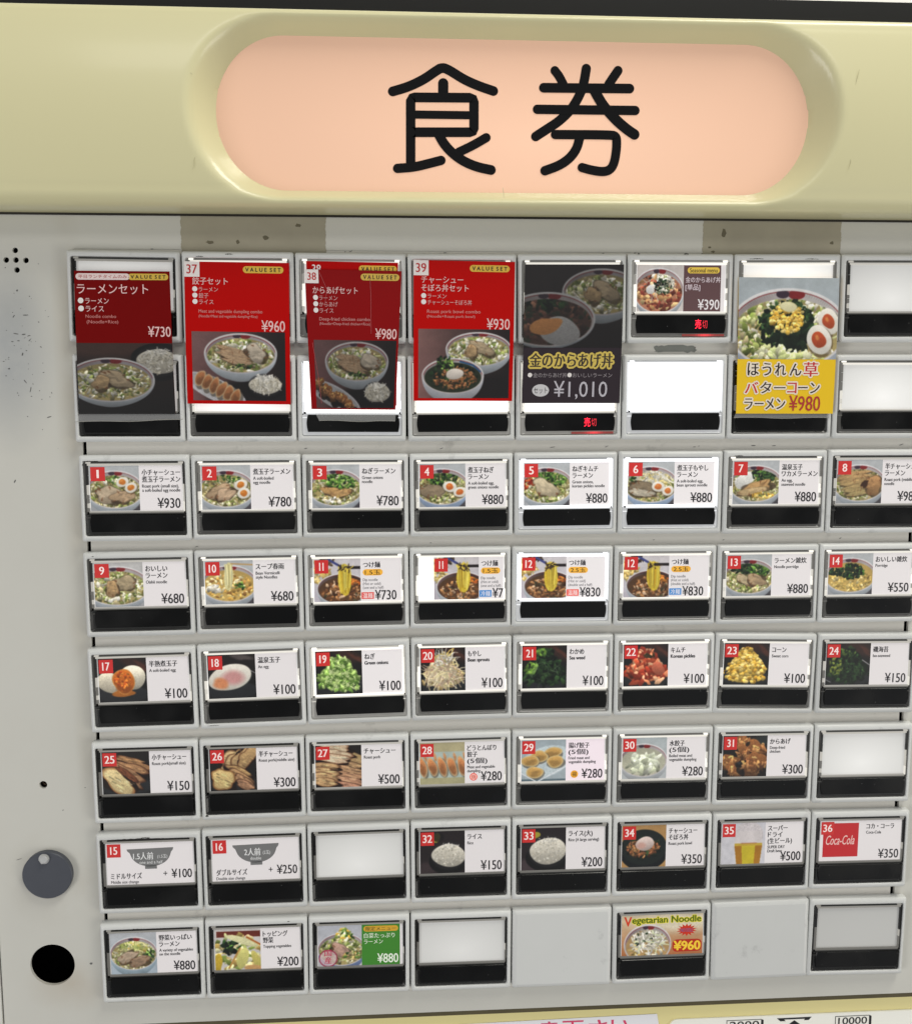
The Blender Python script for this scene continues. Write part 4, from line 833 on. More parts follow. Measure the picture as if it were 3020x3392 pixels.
def ex_dip(pill, tag_txt, tag_col, cutp=None):
    def f(root, g):
        ex_pill(pill, (240, 178, 62), (21.4, 30.2, 4.9, 7.7))(root, g)
        mb = MB(); x0, x1, a, b = 20.7, 26.2, 15.2, 18.2
        mb.add([(x0, .93, -a), (x1, .93, -a), (x1, .93, -b), (x0, .93, -b)], [(3, 2, 1, 0)], 0)
        text(mb, tag_txt, 0, 0, 1, box=(x0+.6, x1-.6, a+.4, b-.4), y=.9, mi=1)
        mb.build('noodle_kind_label', [ink(tag_col, g), ink((246, 240, 240), g)], root)
        mb = MB(); 
        for k, ln in enumerate(('Dip noodle', '(Hot or cold)', '(one and a half)' if pill[0] == '1' else '(double and a half)')): text(mb, ln, 21.4, 10.2+1.75*k, 1.75, .84, y=.93)
        mb.build('description', ink((90, 88, 92), g), root)
        mb = MB(); text(mb, cutp or ('¥730' if pill[0] == '1' else '¥830'), 26.7, 18.6, 6.1, .76, y=.93, bold=.016); mb.build('price', ink((30, 28, 32), g), root)
    return f
def ex_bowlicon(txt, small, eng, jp, en, price):
    def f(root, g):
        mb = MB(); P = []
        for k in range(25):
            t = k/24; u = 2*t-1; P.append((19.5+u*8.6 if abs(u) < 1 else 19.5+u*10.4, .93, -(2.6+ (1.1 if abs(u) > .93 else 0) + 8.0*math.sqrt(max(0, 1-u*u)) - .9*(1-abs(u)))))
        P = [(9.0, .93, -3.0), (9.3, .93, -3.9), (10.3, .93, -4.8)]+[(19.4-8.8*math.cos(math.pi*k/16), .93, -4.8-6.3*math.sin(math.pi*k/16)) for k in range(1, 16)]+[(28.5, .93, -4.6), (29.3, .93, -3.6), (29.5, .93, -2.6)]
        mb.add(P, [tuple(range(len(P)))], 0); mb.add([(16.8, .93, -10.7), (22, .93, -10.7), (22, .93, -12.2), (16.8, .93, -12.2)], [(3, 2, 1, 0)], 0)
        text(mb, txt, 11.8 if len(txt) > 3 else 14.2, 7.6, 3.7, .80, y=.9, mi=1, bold=.02); text(mb, small, 22.4, 7.3, 2.0, .8, y=.9, mi=1); text(mb, eng, 0, 9.8, 2.0, .9, y=.9, mi=1, right=24.6 if len(eng) > 7 else 21.6)
        mb.build('bowl_icon', [ink((112, 112, 112), g), ink((222, 222, 222), g)], root)
        mb = MB(); text(mb, jp, 1.6, 16.4, 3.1, width=13.6, y=.93, bold=.03); mb.build('dish_name', ink((60, 58, 60), g), root)
        mb = MB(); text(mb, en, 1.6, 18.6, 1.95, .84, y=.93, bold=.02); mb.build('description', ink((90, 88, 90), g), root)
        mb = MB(); text(mb, price, 0, 16.7, 5.8, .76, right=CW-.8, y=.93, bold=.016); text(mb, '+', 0, 16.0, 4.2, .9, right=CW-11.6, y=.93); mb.build('price', ink((30, 28, 32), g), root)
    return f
def ex_mark(ch, col, x=24.4, z=16.3):
    def f(root, g):
        mb = MB(); D = disc(x, -z, 1.75, .93, 24); mb.add(D, [tuple(reversed(range(24)))], 0)
        D2 = disc(x, -z, 1.4, .92, 24)
        if col[0] > 225 and col[1] < 120: mb.add(D2, [tuple(reversed(range(24)))], 2)
        text(mb, ch, 0, 0, 1, box=(x-1.05, x+1.05, z-1.1, z+1.1), y=.9, mi=1)
        mb.build('round_mark', [ink(col, g), ink((190, 50, 40) if col[1] < 120 else (60, 46, 30), g), ink((250, 190, 180), g)], root)
    return f
J = make_card
J(2, 0, 'card 1 with pork slices and two egg halves, ¥930', '1', ['小チャーシュー', '煮玉子ラーメン'], ['Roast pork (small size),', 'a soft-boiled egg noodle'], '¥930', d_1)
J(2, 1, 'card 2 with pork and two egg halves on noodles, ¥780', '2', [('煮玉子ラーメン', 15.6)], ['A soft-boiled', 'egg noodle'], '¥780', d_2)
J(2, 2, 'card 3 with chopped green onions heaped on noodles, ¥780', '3', [('ねぎラーメン', 14.4)], ['Green onions', 'noodle'], '¥780', d_3)
J(2, 3, 'card 4 with dark greens, egg halves and pale blue bowl, ¥880', '4', ['煮玉子ねぎ', 'ラーメン'], ['A soft-boiled egg,', 'green onions noodle'], '¥880', d_4)
J(2, 4, 'card 5 with green onions, kimchi and a pork slice, brightly lit', '5', ['ねぎキムチ', 'ラーメン'], ['Green onions,', 'korean pickles noodle'], '¥880', d_5)
J(2, 5, 'card 6 with bean sprouts and two egg halves, brightly lit', '6', ['煮玉子もやし', 'ラーメン'], ['A soft-boiled egg,', 'bean sprouts noodle'], '¥880', d_6)
J(2, 6, 'card 7 with white egg, seaweed and pork on noodles, ¥880', '7', ['温泉玉子', 'ワカメラーメン'], ['An egg,', 'seaweed noodle'], '¥880', d_7)
J(2, 7, 'card 8 with many overlapping pork slices, cut by the frame edge', '8', ['半チャーシュー', 'ラーメン'], ['Roast pork (middle size)', 'noodle'], '¥980', d_8)
J(3, 0, 'card 9 with two pork pieces on cabbage noodles, ¥680', '9', ['おいしい', 'ラーメン'], ['Oishii noodle'], '¥680', d_9)
J(3, 1, 'card 10 with pale vermicelli lifted by chopsticks, ¥680', '10', [('スープ春雨', 12)], ['Bean Vermicelli', 'style Noodles'], '¥680', d_10)
J(3, 2, 'card 11 with yellow dip noodles and a red tag, ¥730', '11', [('つけ麺', 7.5)], [], None, d_dip, extra=ex_dip('1.5玉', '温麺', (222, 92, 84)))
J(3, 3, 'second card 11, slipped to the right, with a blue tag', '11', [('つけ麺', 7.5)], [], None, d_dip, off=6.6, cut=31.6, extra=ex_dip('1.5玉', '冷麺', (74, 140, 206), '¥7'))
J(3, 4, 'card 12 with dip noodles and a red tag, ¥830', '12', [('つけ麺', 7.5)], [], None, d_dip, extra=ex_dip('2.5玉', '温麺', (232, 96, 84)))
J(3, 5, 'card 12 with dip noodles and a blue tag, ¥830', '12', [('つけ麺', 7.5)], [], None, d_dip, extra=ex_dip('2.5玉', '冷麺', (74, 140, 206)))
J(3, 6, 'card 13 with dark and light greens over pork porridge, ¥880', '13', [('ラーメン雑炊', 14.5)], ['Noodle porridge'], '¥880', d_13)
J(3, 7, 'card 14 with greens on golden rice porridge, ¥550', '14', [('おいしい雑炊', 14.5)], ['Porridge'], '¥550', d_14)
J(4, 0, 'card 17 with a halved egg and runny orange yolk, ¥100', '17', [('半熟煮玉子', 12)], ['A soft-boiled egg'], '¥100', d_17)
J(4, 1, 'card 18 with one smooth white egg on black, ¥100', '18', [('温泉玉子', 9.6)], ['An egg'], '¥100', d_18)
J(4, 2, 'card 19 with a heap of green onion rings, ¥100', '19', [('ねぎ', 4.6)], ['Green onions'], '¥100', d_19, enbold=1)
J(4, 3, 'card 20 with a heap of pale bean sprouts, ¥100', '20', [('もやし', 6)], ['Bean sprouts'], '¥100', d_20, enbold=1)
J(4, 4, 'card 21 with dark glossy wakame seaweed, ¥100', '21', [('わかめ', 6.6)], ['Sea weed'], '¥100', d_21, enbold=1)
J(4, 5, 'card 22 with reddish kimchi pickles, ¥100', '22', [('キムチ', 6.6)], ['Korean pickles'], '¥100', d_22, enbold=1)
J(4, 6, 'card 23 with a heap of yellow sweet corn, ¥100', '23', [('コーン', 6.4)], ['Sweet corn'], '¥100', d_23)
J(4, 7, 'card 24 with very dark green rock seaweed, ¥150', '24', [('磯海苔', 7)], ['Iso-seaweed'], '¥150', d_24)
J(5, 0, 'card 25 with a small portion of roast pork, ¥150', '25', [('小チャーシュー', 14.8)], ['Roast pork(small size)'], '¥150', d_25)
J(5, 1, 'card 26 with a middle portion of roast pork, ¥300', '26', [('半チャーシュー', 14.8)], ['Roast pork(middle size)'], '¥300', d_26)
J(5, 2, 'card 27 with two stacked rows of roast pork, ¥500', '27', [('チャーシュー', 14)], ['Roast pork'], '¥500', d_27)
J(5, 3, 'card 28 with a row of pan fried dumplings, ¥280', '28', [('どうとんぼり', 13.2), '餃子', '(5個)'], ['Meat and vegetable', 'dumpling'], '¥280', d_28, extra=ex_mark('焼', (236, 84, 70)))
J(5, 4, 'card 29 with golden deep fried dumplings on a plate, ¥280', '29', [('揚げ餃子', 9.6), '(5個)'], ['Fried meat and', 'vegetable dumpling'], '¥280', d_29, extra=ex_mark('揚', (238, 170, 54)), bg=(240, 226, 234))
J(5, 5, 'card 30 with white boiled dumplings in a bowl, ¥280', '30', [('水餃子', 7), '(5個)'], ['Boiled meat and', 'vegetable dumpling'], '¥280', d_30)
J(5, 6, 'card 31 with brown deep fried chicken, ¥300', '31', [('からあげ', 9.4)], ['Deep-fried', 'chicken'], '¥300', d_31)
J(6, 0, 'grey bowl icon card reading one and a half, in the leftmost column', '15', [], [], None, None, extra=ex_bowlicon('1.5人前', '(1.5玉)', 'one and a half', 'ミドルサイズ', 'Middle size change', '¥100'))
J(6, 1, 'grey bowl icon card reading double, beside the blank white window', '16', [], [], None, None, extra=ex_bowlicon('2人前', '(2玉)', 'double', 'ダブルサイズ', 'Double size change', '¥250'))
J(6, 3, 'card 32 with white rice in a black bowl, ¥150', '32', [('ライス', 6.6)], ['Rice'], '¥150', d_32)
J(6, 4, 'card 33 with a large serving of white rice, ¥200', '33', [('ライス(大)', 11)], ['Rice (A large serving)'], '¥200', d_33)
J(6, 5, 'card 34 with an egg on minced pork rice, ¥350', '34', [('チャーシュー', 13.2), 'そぼろ丼'], ['Roast pork bowl'], '¥350', d_34)
J(6, 6, 'card 35 with a glass of yellow draft beer, ¥500', '35', ['スーパー', 'ドライ', ('(生ビール)', 11.4)], ['SUPER DRY', 'Draft beer'], '¥500', d_35)
def ex_cola(root, g):
    mb = MB(); mb.add([(1.4, .95, -1.2), (18, .95, -1.2), (18, .95, -17.2), (1.4, .95, -17.2)], [(3, 2, 1, 0)], 0)
    text(mb, 'Coca-Cola', 0, 0, 1, box=(2.8, 16.2, 7.0, 11.4), y=.93, mi=1, shear=.35, bold=.01)
    mb.build('drink_emblem', [ink((188, 34, 40), g), ink((232, 190, 184), g)], root)
J(6, 7, 'card 36 with a red square and white script, ¥350', '36', [('コカ・コーラ', 13)], ['Coca-Cola'], '¥350', None, extra=ex_cola)
J(7, 0, 'card with a bowl of mixed vegetable noodles, ¥880', None, [('野菜いっぱい', 14.6), 'ラーメン'], ['A variety of vegetables', 'on the noodle'], '¥880', d_37)
J(7, 1, 'card with a close view of cut topping vegetables, ¥200', None, [('トッピング', 11), '野菜'], ['Topping vegetables'], '¥200', d_38)
def ex_green(root, g):
    mb = MB(); mb.add([(19.8, .95, 0), (37.2, .95, 0), (37.2, .95, -CH), (19.8, .95, -CH)], [(3, 2, 1, 0)]); mb.build('green_field', ink((62, 128, 44), g), root)
    ex_pill('限定メニュー', (206, 160, 48), (20.6, 36.4, .8, 3.4), (90, 84, 40))(root, g)
    mb = MB(); text(mb, '白菜たっぷり', 20.8, 6.3, 2.6, width=14, y=.9, bold=.012); text(mb, 'ラーメン', 20.8, 9.1, 2.6, width=8.6, y=.9, bold=.012); mb.build('dish_name', ink((226, 236, 214), g), root)
    mb = MB(); text(mb, '¥880', 0, 18.2, 6.1, .77, right=36.4, y=.9, bold=.014); mb.build('price', ink((232, 240, 224), g), root)
    mb = MB(); text(mb, '国', 0, 0, 1, box=(2.8, 6.0, 11.6, 14.4), y=.92, bold=.01); text(mb, '産', 0, 0, 1, box=(2.8, 6.0, 14.8, 18), y=.92, bold=.01); mb.build('origin_stamp', ink((186, 44, 84), g), root)
J(7, 2, 'green card with a mound of cabbage noodles and round stamp', None, [], [], None, d_39, extra=ex_green)
def ex_season(root, g):
    mb = MB(); mb.add([(20.2, .95, -.2), (36.4, .95, -.2), (36.4, .95, -CH), (20.2, .95, -CH)], [(3, 2, 1, 0)]); mb.build('brown_field', ink((92, 66, 68), g), root)
    ex_pill('Seasonal menu', (226, 192, 76), (21.8, 35.8, 1.0, 3.5), (70, 56, 40))(root, g)
    mb = MB(); text(mb, '金のからあげ丼', 21.0, 7.1, 2.6, width=15.2, y=.9, bold=.012); text(mb, '[単品]', 21.0, 10.2, 2.7, width=6.4, y=.9, bold=.012); mb.build('dish_name', ink((214, 200, 206), g), root)
    mb = MB(); text(mb, '¥390', 0, 18.4, 6.0, .77, right=35.9, y=.9, bold=.014); mb.build('price', ink((226, 220, 222), g), root)
J(0, 5, 'seasonal menu card with a chicken bowl beside brown, ¥390', None, [], [], None, d_40, extra=ex_season)
def ex_veg(root, g):
    mb = MB(); text(mb, 'V', 0, 0, 1, box=(1.2, 4.6, .8, 5.1), y=.9, bold=.04); mb.build('initial', ink((206, 60, 30), g), root)
    mb = MB(); text(mb, 'egetarian Noodle', 4.9, 3.9, 4.3, width=32.2, y=.9, bold=.05, mi=0)
    [text(mb, 'egetarian Noodle', 4.9+.3*math.cos(k), 3.9+.3*math.sin(k), 4.3, width=32.2, y=.92+.003*k, bold=.06, mi=1) for k in range(6)]; mb.build('dish_name', [ink((86, 104, 16), g), ink((226, 214, 60), g)], root)
    mb = MB(); P = []
    for k in range(28): a = 2*math.pi*k/28; q = 1.0 if k % 2 else .62; P.append((30.5+4.9*q*math.cos(a), .92, -7.8+3.0*q*math.sin(a)))
    mb.add(P+[(30.5, .92, -7.8)], [(k, 28, (k+1) % 28) for k in range(28)], 0); text(mb, 'NOODLE', 0, 0, 1, box=(27.6, 33.4, 7.0, 8.7), y=.9, mi=1, bold=.02); mb.build('starburst', [ink((196, 48, 24), g), ink((120, 90, 130), g)], root)
    mb = MB(); P = rrect(23.9, 37.6, -18.0, -12.2, 2.0, .92, 6); mb.add(P, [tuple(reversed(range(len(P))))], 0); text(mb, '¥960', 0, 0, 1, box=(24.6, 36.9, 12.9, 17.3), y=.9, mi=1, bold=.06); mb.build('price', [ink((176, 42, 20), g), ink((240, 200, 56), g)], root)
J(7, 5, 'orange vegetarian noodle card between two plain plates, ¥960', None, [], [], None, d_veg, full=True, extra=ex_veg)

# ------------------------------------------------------------------ posters taped over the two top rows
def sheet(name, label, quad, w_, h_, y0, curl=.8, bend=0.0):
    """returns mapping (u mm, v mm down, lift) -> 3D on a slightly curled sheet"""
    (ax, az), (bx, bz), (cx, cz), (dx, dz) = quad
    ox, oz = ax, az
    def mp(u, v, y):
        s, t = u/w_, v/h_
        x = (ax*(1-s)+bx*s)*(1-t)+(dx*(1-s)+cx*s)*t; z = (az*(1-s)+bz*s)*(1-t)+(dz*(1-s)+cz*s)*t
        return (x-ox, y-curl*math.sin(math.pi*min(1, max(0, t)))-bend*max(0, t-.8)*5*(t-.8), z-oz)
    return mp, (ox, y0, oz)
def patch(mb, mp, u0, v0, u1, v1, y, mi=0, n=8, back=None):
    o = len(mb.v)
    for j in range(n+1):
        for i in range(n+1): mb.v.append(mp(u0+(u1-u0)*i/n, v0+(v1-v0)*j/n, y))
    for j in range(n):
        for i in range(n): k = o+j*(n+1)+i; mb.f.append((k+n+1, k+n+2, k+1, k)); mb.m.append(mi)
def haloed(mb, s_, box, y, mi, rad, mp):
    a, b_, c_, d_ = box
    for k in range(10):
        t = k*.6283; du, dv = rad*math.cos(t), rad*math.sin(t)
        text(mb, s_, 0, 0, 1, box=(a+du, b_+du, c_+dv, d_+dv), y=y+.004*k, mp=mp, bold=.04, mi=mi)
def poster(label, quad, w_, h_, y0, paper, pic=None, picbox=None, glow=0, **k):
    mp, loc = sheet('', label, quad, w_, h_, y0, **k)
    mb = MB(); patch(mb, mp, 0, 0, w_, h_, 0); patch(mb, mp, 0, 0, w_, h_, .22)
    root = mb.build('menu_poster', mat('poster_print', paper, .38, noise=.06, nscale=30, ior=1.2), loc=loc)
    for p in root.data.polygons: p.use_smooth = True
    tag(root, label, 'poster', 'set menu posters taped over the top rows')
    if pic is not None:
        u0, v0, u1, v1 = picbox; mb = MB(); patch(mb, mp, u0, v0, u1, v1, -.05)
        o = mb.build('picture', picture_mat('printed_set_picture', pic, glow), root); uv = o.data.uv_layers.new(name='UVMap')
        for p in o.data.polygons: p.use_smooth = True
        for li in o.data.loops: i = li.vertex_index; uv.data[li.index].uv = ((i % 9)/8, 1-(i//9)/8)
    return root, mp
RD = (178, 8, 6); PK = (230, 190, 188)
def words(root, mp, name, items, rgb, bold=.01, y=-.1):
    mb = MB()
    for it in items: text(mb, it[0], 0, 0, 1, box=it[1:5], y=y, mp=mp, bold=bold)
    mb.build(name, mat('poster_ink', rgb, .4), root)
def lines(root, mp, name, items, rgb, bold=.01, y=-.1):       # (text, x, baseline, em, width)
    mb = MB()
    for s_, x, z, em, wd in items: text(mb, s_, x, z, em, width=wd, y=y, mp=mp, bold=bold)
    mb.build(name, mat('poster_ink', rgb, .4), root)
def pill(root, mp, s_, box, rgb, tcol, name='value_set_label', bold=.05):
    x0, x1, a, b = box; mb = MB(); P = [mp(p[0], -p[2], -.1) for p in rrect(x0, x1, -b, -a, (b-a)/2-.01, 0, 5)]
    mb.add(P, [tuple(reversed(range(len(P))))], 0); text(mb, s_, 0, 0, 1, box=(x0+1.1, x1-1.1, a+.6, b-.6), y=-.15, mi=1, mp=mp, bold=bold)
    mb.build(name, [mat('poster_ink', rgb, .4), mat('poster_ink', tcol, .4)], root)
def numtag(root, mp, s_, x0, z0, sz=6.2):
    mb = MB(); patch(mb, mp, x0, z0, x0+sz, z0+sz, -.1, 0, 1); text(mb, s_, 0, 0, 1, box=(x0+1, x0+sz-1, z0+1.2, z0+sz-1.3), y=-.15, mi=1, mp=mp, bold=.02)
    mb.build('number_label', [mat('poster_ink', (228, 220, 218), .4), mat('poster_ink', (184, 40, 40), .4)], root)
def bullets(root, mp, pts, r=1.05):
    mb = MB()
    for x, z in pts: P = [mp(p[0], -p[2], -.1) for p in disc(x, -z, r, 0, 16)]; mb.add(P, [tuple(reversed(range(16)))])
    mb.build('bullets', mat('poster_ink', (228, 222, 220), .4), root)
# ¥730
root, mp = poster('red ¥730 ramen and rice poster, leftmost, without number', [(2.7, -8.4), (41.1, -8.5), (41.6, -66.8), (2.4, -66.7)], 39, 58.3, -.9, (112, 6, 6), p_730(71)*.78, (0, 29.2, 39, 58.3))
pill(root, mp, '平日ランチタイムのみ', (.6, 22.6, 1.0, 3.6), (226, 206, 204), (176, 60, 56), 'lunch_time_label', .0); pill(root, mp, 'V A L U E  S E T', (22, 38.4, 1.0, 3.6), (206, 172, 66), (50, 44, 30))
lines(root, mp, 'title', [('ラーメンセット', 1.0, 9.0, 4.7, 29)], PK, .008); bullets(root, mp, [(2.4, 12.0), (2.5, 15.2)], 1.15)
lines(root, mp, 'contents', [('ラーメン', 4.2, 13.2, 2.9, 9.6), ('ライス', 4.3, 16.4, 2.9, 7.4)], PK); lines(root, mp, 'description', [('Noodle combo', 4.2, 19.0, 1.9, 12.4), ('(Noodle+Rice)', 4.6, 21.2, 1.9, 12.8)], (206, 130, 126), 0)
words(root, mp, 'price', [('¥730', 29.4, 38.6, 22.3, 26.6)], PK)
def setlayout(root, mp, no, title, items, eng, price, dz=0, tx=3.2, dx=0):
    if no: numtag(root, mp, no, 0, 0)
    pill(root, mp, 'V A L U E  S E T', (23.8+dx, 40.4+dx, 1.6, 4.4), (214, 176, 66), (50, 44, 30))
    z = 9.1
    L = []
    for s_, wd in title: L.append((s_, tx, z, 3.3, wd)); z += 3.4
    lines(root, mp, 'title', L, PK); z += -.5+dz
    bullets(root, mp, [(tx+1.0, z-.9+2.55*k) for k in range(len(items))]); lines(root, mp, 'contents', [(s_, tx+2.6, z+.1+2.55*k, 2.3, wd) for k, (s_, wd) in enumerate(items)], (214, 160, 158)); z += 2.55*len(items)
    lines(root, mp, 'description', [(eng[0][0], tx+2.4, z+1.1, 1.95, eng[0][1]), (eng[1][0], tx+2.4, z+3.0, 1.6, eng[1][1])], (212, 140, 136), 0)
    words(root, mp, 'price', [(price, 31.2+dx, 40.8+dx, 23.6, 28.2)], PK)
root, mp = poster('red 37 poster with dumplings, ramen and rice, ¥960', [(47.1, -4.4), (89.8, -4.8), (89.3, -63.0), (46.6, -62.5)], 42.7, 58.2, -.9, RD, p_960(12)*.93, (2.5, 28.4, 40.8, 56.8))
setlayout(root, mp, '37', [('餃子セット', 14.4)], [('ラーメン', 7.8), ('餃子', 3.9), ('ライス', 5.9)], (('Meat and vegetable dumpling combo', 26), ('(Noodle+Meat and vegetable dumpling+Rice)', 24)), '¥960')
root, mp = poster('older red 38 poster almost hidden behind the ¥980 poster', [(96.8, -3.9), (134.8, -4.4), (133.6, -63.6), (98.0, -64.3)], 38.5, 60, -.5, RD, curl=.1)
words(root, mp, 'number', [('38', 2.4, 6.0, 1.4, 4.8)], (232, 220, 220), .02); pill(root, mp, 'V A L U E  S E T', (22.0, 38.0, 1.4, 4.2), (222, 180, 66), (50, 44, 30))
root, mp = poster('red 38 poster with fried chicken in a creased sleeve, ¥980', [(96.2, -7.4), (136.2, -7.9), (133.2, -65.3), (97.9, -65.0)], 40.2, 57.6, -1.3, (134, 16, 18), p_960(23, True)*.76, (2.6, 28.8, 39.3, 57), curl=1.0)
numtag(root, mp, '38', 0, 0, 5.6); pill(root, mp, 'V A L U E  S E T', (23.2, 39.4, 1.3, 4.1), (206, 172, 76), (50, 44, 30))
lines(root, mp, 'title', [('からあげセット', 3.0, 9.6, 3.3, 19)], PK); bullets(root, mp, [(4.1, 11.4), (4.1, 14.0), (4.1, 16.6)])
lines(root, mp, 'contents', [('ラーメン', 5.6, 12.4, 2.3, 7.8), ('からあげ', 5.6, 15.0, 2.3, 7.9), ('ライス', 5.6, 17.6, 2.3, 6)], (206, 150, 150)); lines(root, mp, 'description', [('Deep-fried chicken combo', 5.4, 20.8, 1.95, 22), ('(Noodle+Deep-fried chicken+Rice)', 5.4, 22.6, 1.6, 22)], (206, 140, 138), 0); words(root, mp, 'price', [('¥980', 29.8, 39.2, 23.8, 28.2)], PK)
CR = mat('sleeve_crease', (184, 92, 94), .3)
mb = MB()
for pts in ([(27, 2), (27.6, 10), (27.8, 19), (28, 26)], [(6, 1), (9, 8), (8, 14)], [(2, 30), (4, 44), (5, 55)]):
    L = []
    for i, (u, v) in enumerate(pts): L += [mp(u-.07, v, -.2), mp(u+.07, v, -.2)]
    mb.add(L, [(2*i, 2*i+1, 2*i+3, 2*i+2) for i in range(len(pts)-1)])
mb.build('crease', CR, root)
root, mp = poster('red 39 poster with two bowls side by side, ¥930', [(141.2, -3.3), (183.7, -3.8), (182.7, -61.8), (140.8, -61.6)], 42, 58.2, -.9, (182, 12, 9), p_930(31)*.93, (2.0, 28.2, 40.4, 57.0))
setlayout(root, mp, '39', [('チャーシュー', 17.4), ('そぼろ丼セット', 19.6)], [('ラーメン', 7.8), ('チャーシューそぼろ丼', 18.4)], (('Roast pork bowl combo', 22.3), ('(Noodle+Roast pork bowl)', 20)), '¥930', dx=-.6)
root, mp = poster('dark brown ¥1,010 poster with yellow title and sleeve', [(187.9, -4.8), (229.9, -4.6), (229.0, -62.8), (186.9, -62.7)], 42, 58, -.9, (54, 47, 52), p_1010(40)*.74, (0, 0, 42, 34.6), bend=.4)
mb = MB(); text(mb, '金のからあげ丼', 0, 0, 1, box=(2.9, 38.2, 36.9, 42.9), y=-.16, mp=mp, bold=.03, mi=0); haloed(mb, '金のからあげ丼', (2.9, 38.2, 36.9, 42.9), -.14, 1, .75, mp); mb.build('title', [mat('poster_ink', (58, 50, 44), .4), mat('poster_ink', (206, 182, 90), .4)], root)
bullets(root, mp, [(3.1, 46.1), (20.0, 46.1)], .95); lines(root, mp, 'contents', [('金のからあげ丼', 4.4, 47.0, 2.2, 14.4), ('おいしいラーメン', 21.3, 47.0, 2.2, 17)], (150, 142, 146), 0)
mb = MB(); P = [mp(p[0], -p[2], -.1) for p in [(7.8+3.6*math.cos(k*.2094), 0, -52.6+2.6*math.sin(k*.2094)) for k in range(30)]]; mb.add(P, [tuple(reversed(range(30)))], 0); text(mb, 'セット', 0, 0, 1, box=(4.9, 10.7, 51.4, 53.9), y=-.15, mp=mp, mi=1); mb.build('set_label', [mat('poster_ink', (200, 198, 200), .4), mat('poster_ink', (54, 50, 52), .4)], root)
words(root, mp, 'price', [('¥1,010', 13.4, 36.4, 48.6, 56.4)], (186, 182, 190), 0)
root, mp = poster('yellow and white spinach butter corn ramen poster, ¥980', [(279.4, -9.6), (323.3, -9.8), (322.9, -67.6), (280.0, -67.4)], 43.7, 58, -1.1, (236, 196, 46), p_yel(88), (0, 0, 43.7, 34.6), curl=.5)
BK = (52, 42, 40); RX = (196, 44, 52)
def halo(items, col, name, hy=-.12):
    mb = MB()
    for s_, a, b_, c_, d_ in items:
        text(mb, s_, 0, 0, 1, box=(a, b_, c_, d_), y=-.16, mp=mp, bold=.025, mi=0); haloed(mb, s_, (a, b_, c_, d_), hy-.02, 1, .55, mp)
    mb.build(name, [mat('poster_ink', col, .4), mat('poster_ink', (236, 224, 206), .4)], root)
halo([('ほ', 4.6, 9.4, 36.2, 41.6), ('う', 11.2, 15, 36.2, 41.6), ('れ', 16.8, 21.6, 36.2, 41.6), ('ん', 23.4, 28.4, 36.4, 41.6), ('ター', 10.4, 21.6, 44.4, 49.2), ('ーン', 27.4, 37, 44.6, 49.2), ('ラーメン', 3.6, 21.8, 51.4, 56.2)], BK, 'title')
halo([('草', 29.6, 35.8, 35.8, 42.0), ('バ', 3.6, 9.4, 44.4, 49.2), ('コ', 22.6, 26.6, 44.6, 49.2)], RX, 'title_accent', -.11)
words(root, mp, 'price', [('¥980', 23.6, 37.6, 50.2, 56.8)], (176, 54, 48), .01, -.17)
# clear sleeves sticking out below two posters
SL = bpy.data.materials.new('clear_sleeve'); SL.use_nodes = True; nt = SL.node_tree; b = nt.nodes['Principled BSDF']; b.inputs['Base Color'].default_value = (.75, .75, .75, 1); b.inputs['Roughness'].default_value = .15; b.inputs['Alpha'].default_value = .16
for q, label in (([(2.3, -66.6), (43.9, -66.8), (44.4, -69.2), (0.0, -70.0)], 'clear plastic sleeve edge below the ¥730 poster'), ([(280.0, -67.4), (322.6, -67.6), (321.6, -69.4), (279.2, -69.2)], 'clear plastic sleeve edge below the yellow poster'), ([(98.8, -65.2), (133.4, -65.2), (133.0, -70.2), (101, -69.8)], 'torn clear sleeve edge below the ¥980 poster')):
    mb = MB(); ox, oz = q[0]; mb.add([(x-ox, 0, z-oz) for x, z in q]+[(x-ox, .12, z-oz) for x, z in q], [(3, 2, 1, 0), (4, 5, 6, 7), (0, 1, 5, 4), (2, 3, 7, 6)], 0)
    k = [(q[3][0]+(q[2][0]-q[3][0])*t-ox, q[3][1]+(q[2][1]-q[3][1])*t-oz+.25*math.sin(t*9)) for t in [i/12 for i in range(13)]]
    L = []
    for x, z in k: L += [(x, -.05, z+.12), (x, -.05, z-.12)]
    mb.add(L, [(2*i+1, 2*i+3, 2*i+2, 2*i) for i in range(12)], 1)
    o = mb.build('plastic_sleeve', [SL, mat('sleeve_edge', (150, 148, 142), .3)], loc=(ox, -.7, oz)); tag(o, label, 'plastic sleeve', 'clear sleeves round the posters')

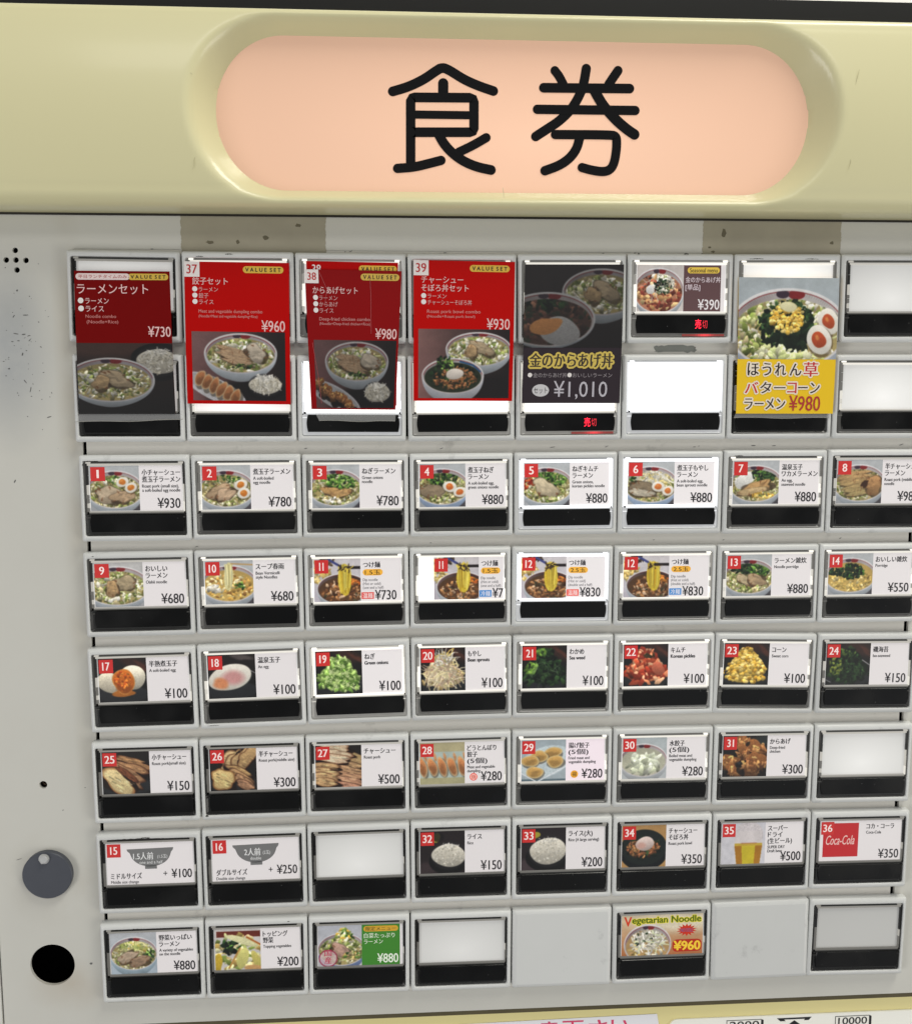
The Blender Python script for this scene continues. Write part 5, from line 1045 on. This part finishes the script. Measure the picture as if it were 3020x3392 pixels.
# old brown tape bands above the buttons
TAPE = mat('old_tape', (158, 152, 134), .75, noise=.16, nscale=70, bump=.4)
for x0, x1, label, sp in ((45.3, 104.7, 'old brown tape band above buttons 37 and 38', [(93.5, 11.2, 1.6, .8), (68.5, 4.2, .8, .9), (80, 6, 1.6, 1), (57, 4, 1.8, .8)]), (265, 325.4, 'old brown tape band above the yellow poster', [(274, 9.4, 1.1, 2.2), (268, 3.4, .9, .5), (321.5, 5.6, .9, .9), (269.5, 1.6, 1, .6)])):
    mb = MB(); z0, z1 = -1.0, 20; n = 30
    rg = random.Random(int(x0)*3); m_ = 40
    lf = [(x0+.1*math.sin(k*.7)+rg.uniform(-.22, .12), z0+(z1-z0)*k/m_) for k in range(m_+1)]; rt = [(x1+.12*math.sin(k*.5)+rg.uniform(-.12, .25), z0+(z1-z0)*k/m_) for k in range(m_+1)]
    mb.add([(x, 3.88, z) for x, z in lf]+[(x, 3.88, z) for x, z in rt]+[(x, 4.05, z) for x, z in lf]+[(x, 4.05, z) for x, z in rt], [(k, m_+1+k, m_+2+k, k+1) for k in range(m_)]+[(2*m_+2+k, k, k+1, 2*m_+3+k) for k in range(m_)]+[(m_+1+k, 3*m_+3+k, 3*m_+4+k, m_+2+k) for k in range(m_)], 0)
    o = mb.build('tape_strip', TAPE); tag(o, label, 'tape', 'old tape bands under the header')
    mb = MB(); rnd = random.Random(int(x0))
    for x, z, a, c in sp:
        P = [(x+a*math.cos(t*.5236)*rnd.uniform(.6, 1.15), 3.87, z+c*math.sin(t*.5236)*rnd.uniform(.6, 1.15)) for t in range(12)]; mb.add(P, [tuple(range(12))])
    mb.build('stain', mat('tape_stain', (100, 94, 76), .8, noise=.25, nscale=200), o)

# paper notice on the lower fascia
mb = MB(); q = [(120, -352.3), (254.2, -350.6), (259.5, -380), (120, -380)]
mb.add([(x-120, -.2, z+380) for x, z in q]+[(x-120, 0, z+380) for x, z in q], [(3, 2, 1, 0), (0, 1, 5, 4), (1, 2, 6, 5)])
o = mb.build('paper_notice', mat('notice_paper', (240, 240, 244), .6), loc=(120, 8.9, -380)); tag(o, 'white paper notice with pink Japanese writing along the bottom edge', 'notice')
mb = MB()
for ch, a, b_, zt in (('ご', 163, 172, 352.3), ('注', 176.5, 184.5, 352.5), ('意', 198.4, 207, 352.1), ('下', 209.2, 218.9, 352.2), ('さ', 221.6, 230.2, 352.3), ('い', 232.4, 240.6, 352.6)):
    text(mb, ch, 0, 0, 1, box=(a-120, b_-120, zt-380, zt-380+9), y=-.26, bold=.015)
mb.build('lettering', mat('pink_marker', (222, 70, 110), .6), o)

# pale ceiling / wall far above and behind the machine, and its backdrop
mb = MB(); mb.box(-1500, 1900, 500, 520, -900, 1500)
o = mb.build('wall', mat('white_wall', (240, 238, 232), .7, noise=.02)); tag(o, kind='structure')
for o in machine.children:
    if '_rc' in o: del o['_rc']
print('objects', len(bpy.data.objects))
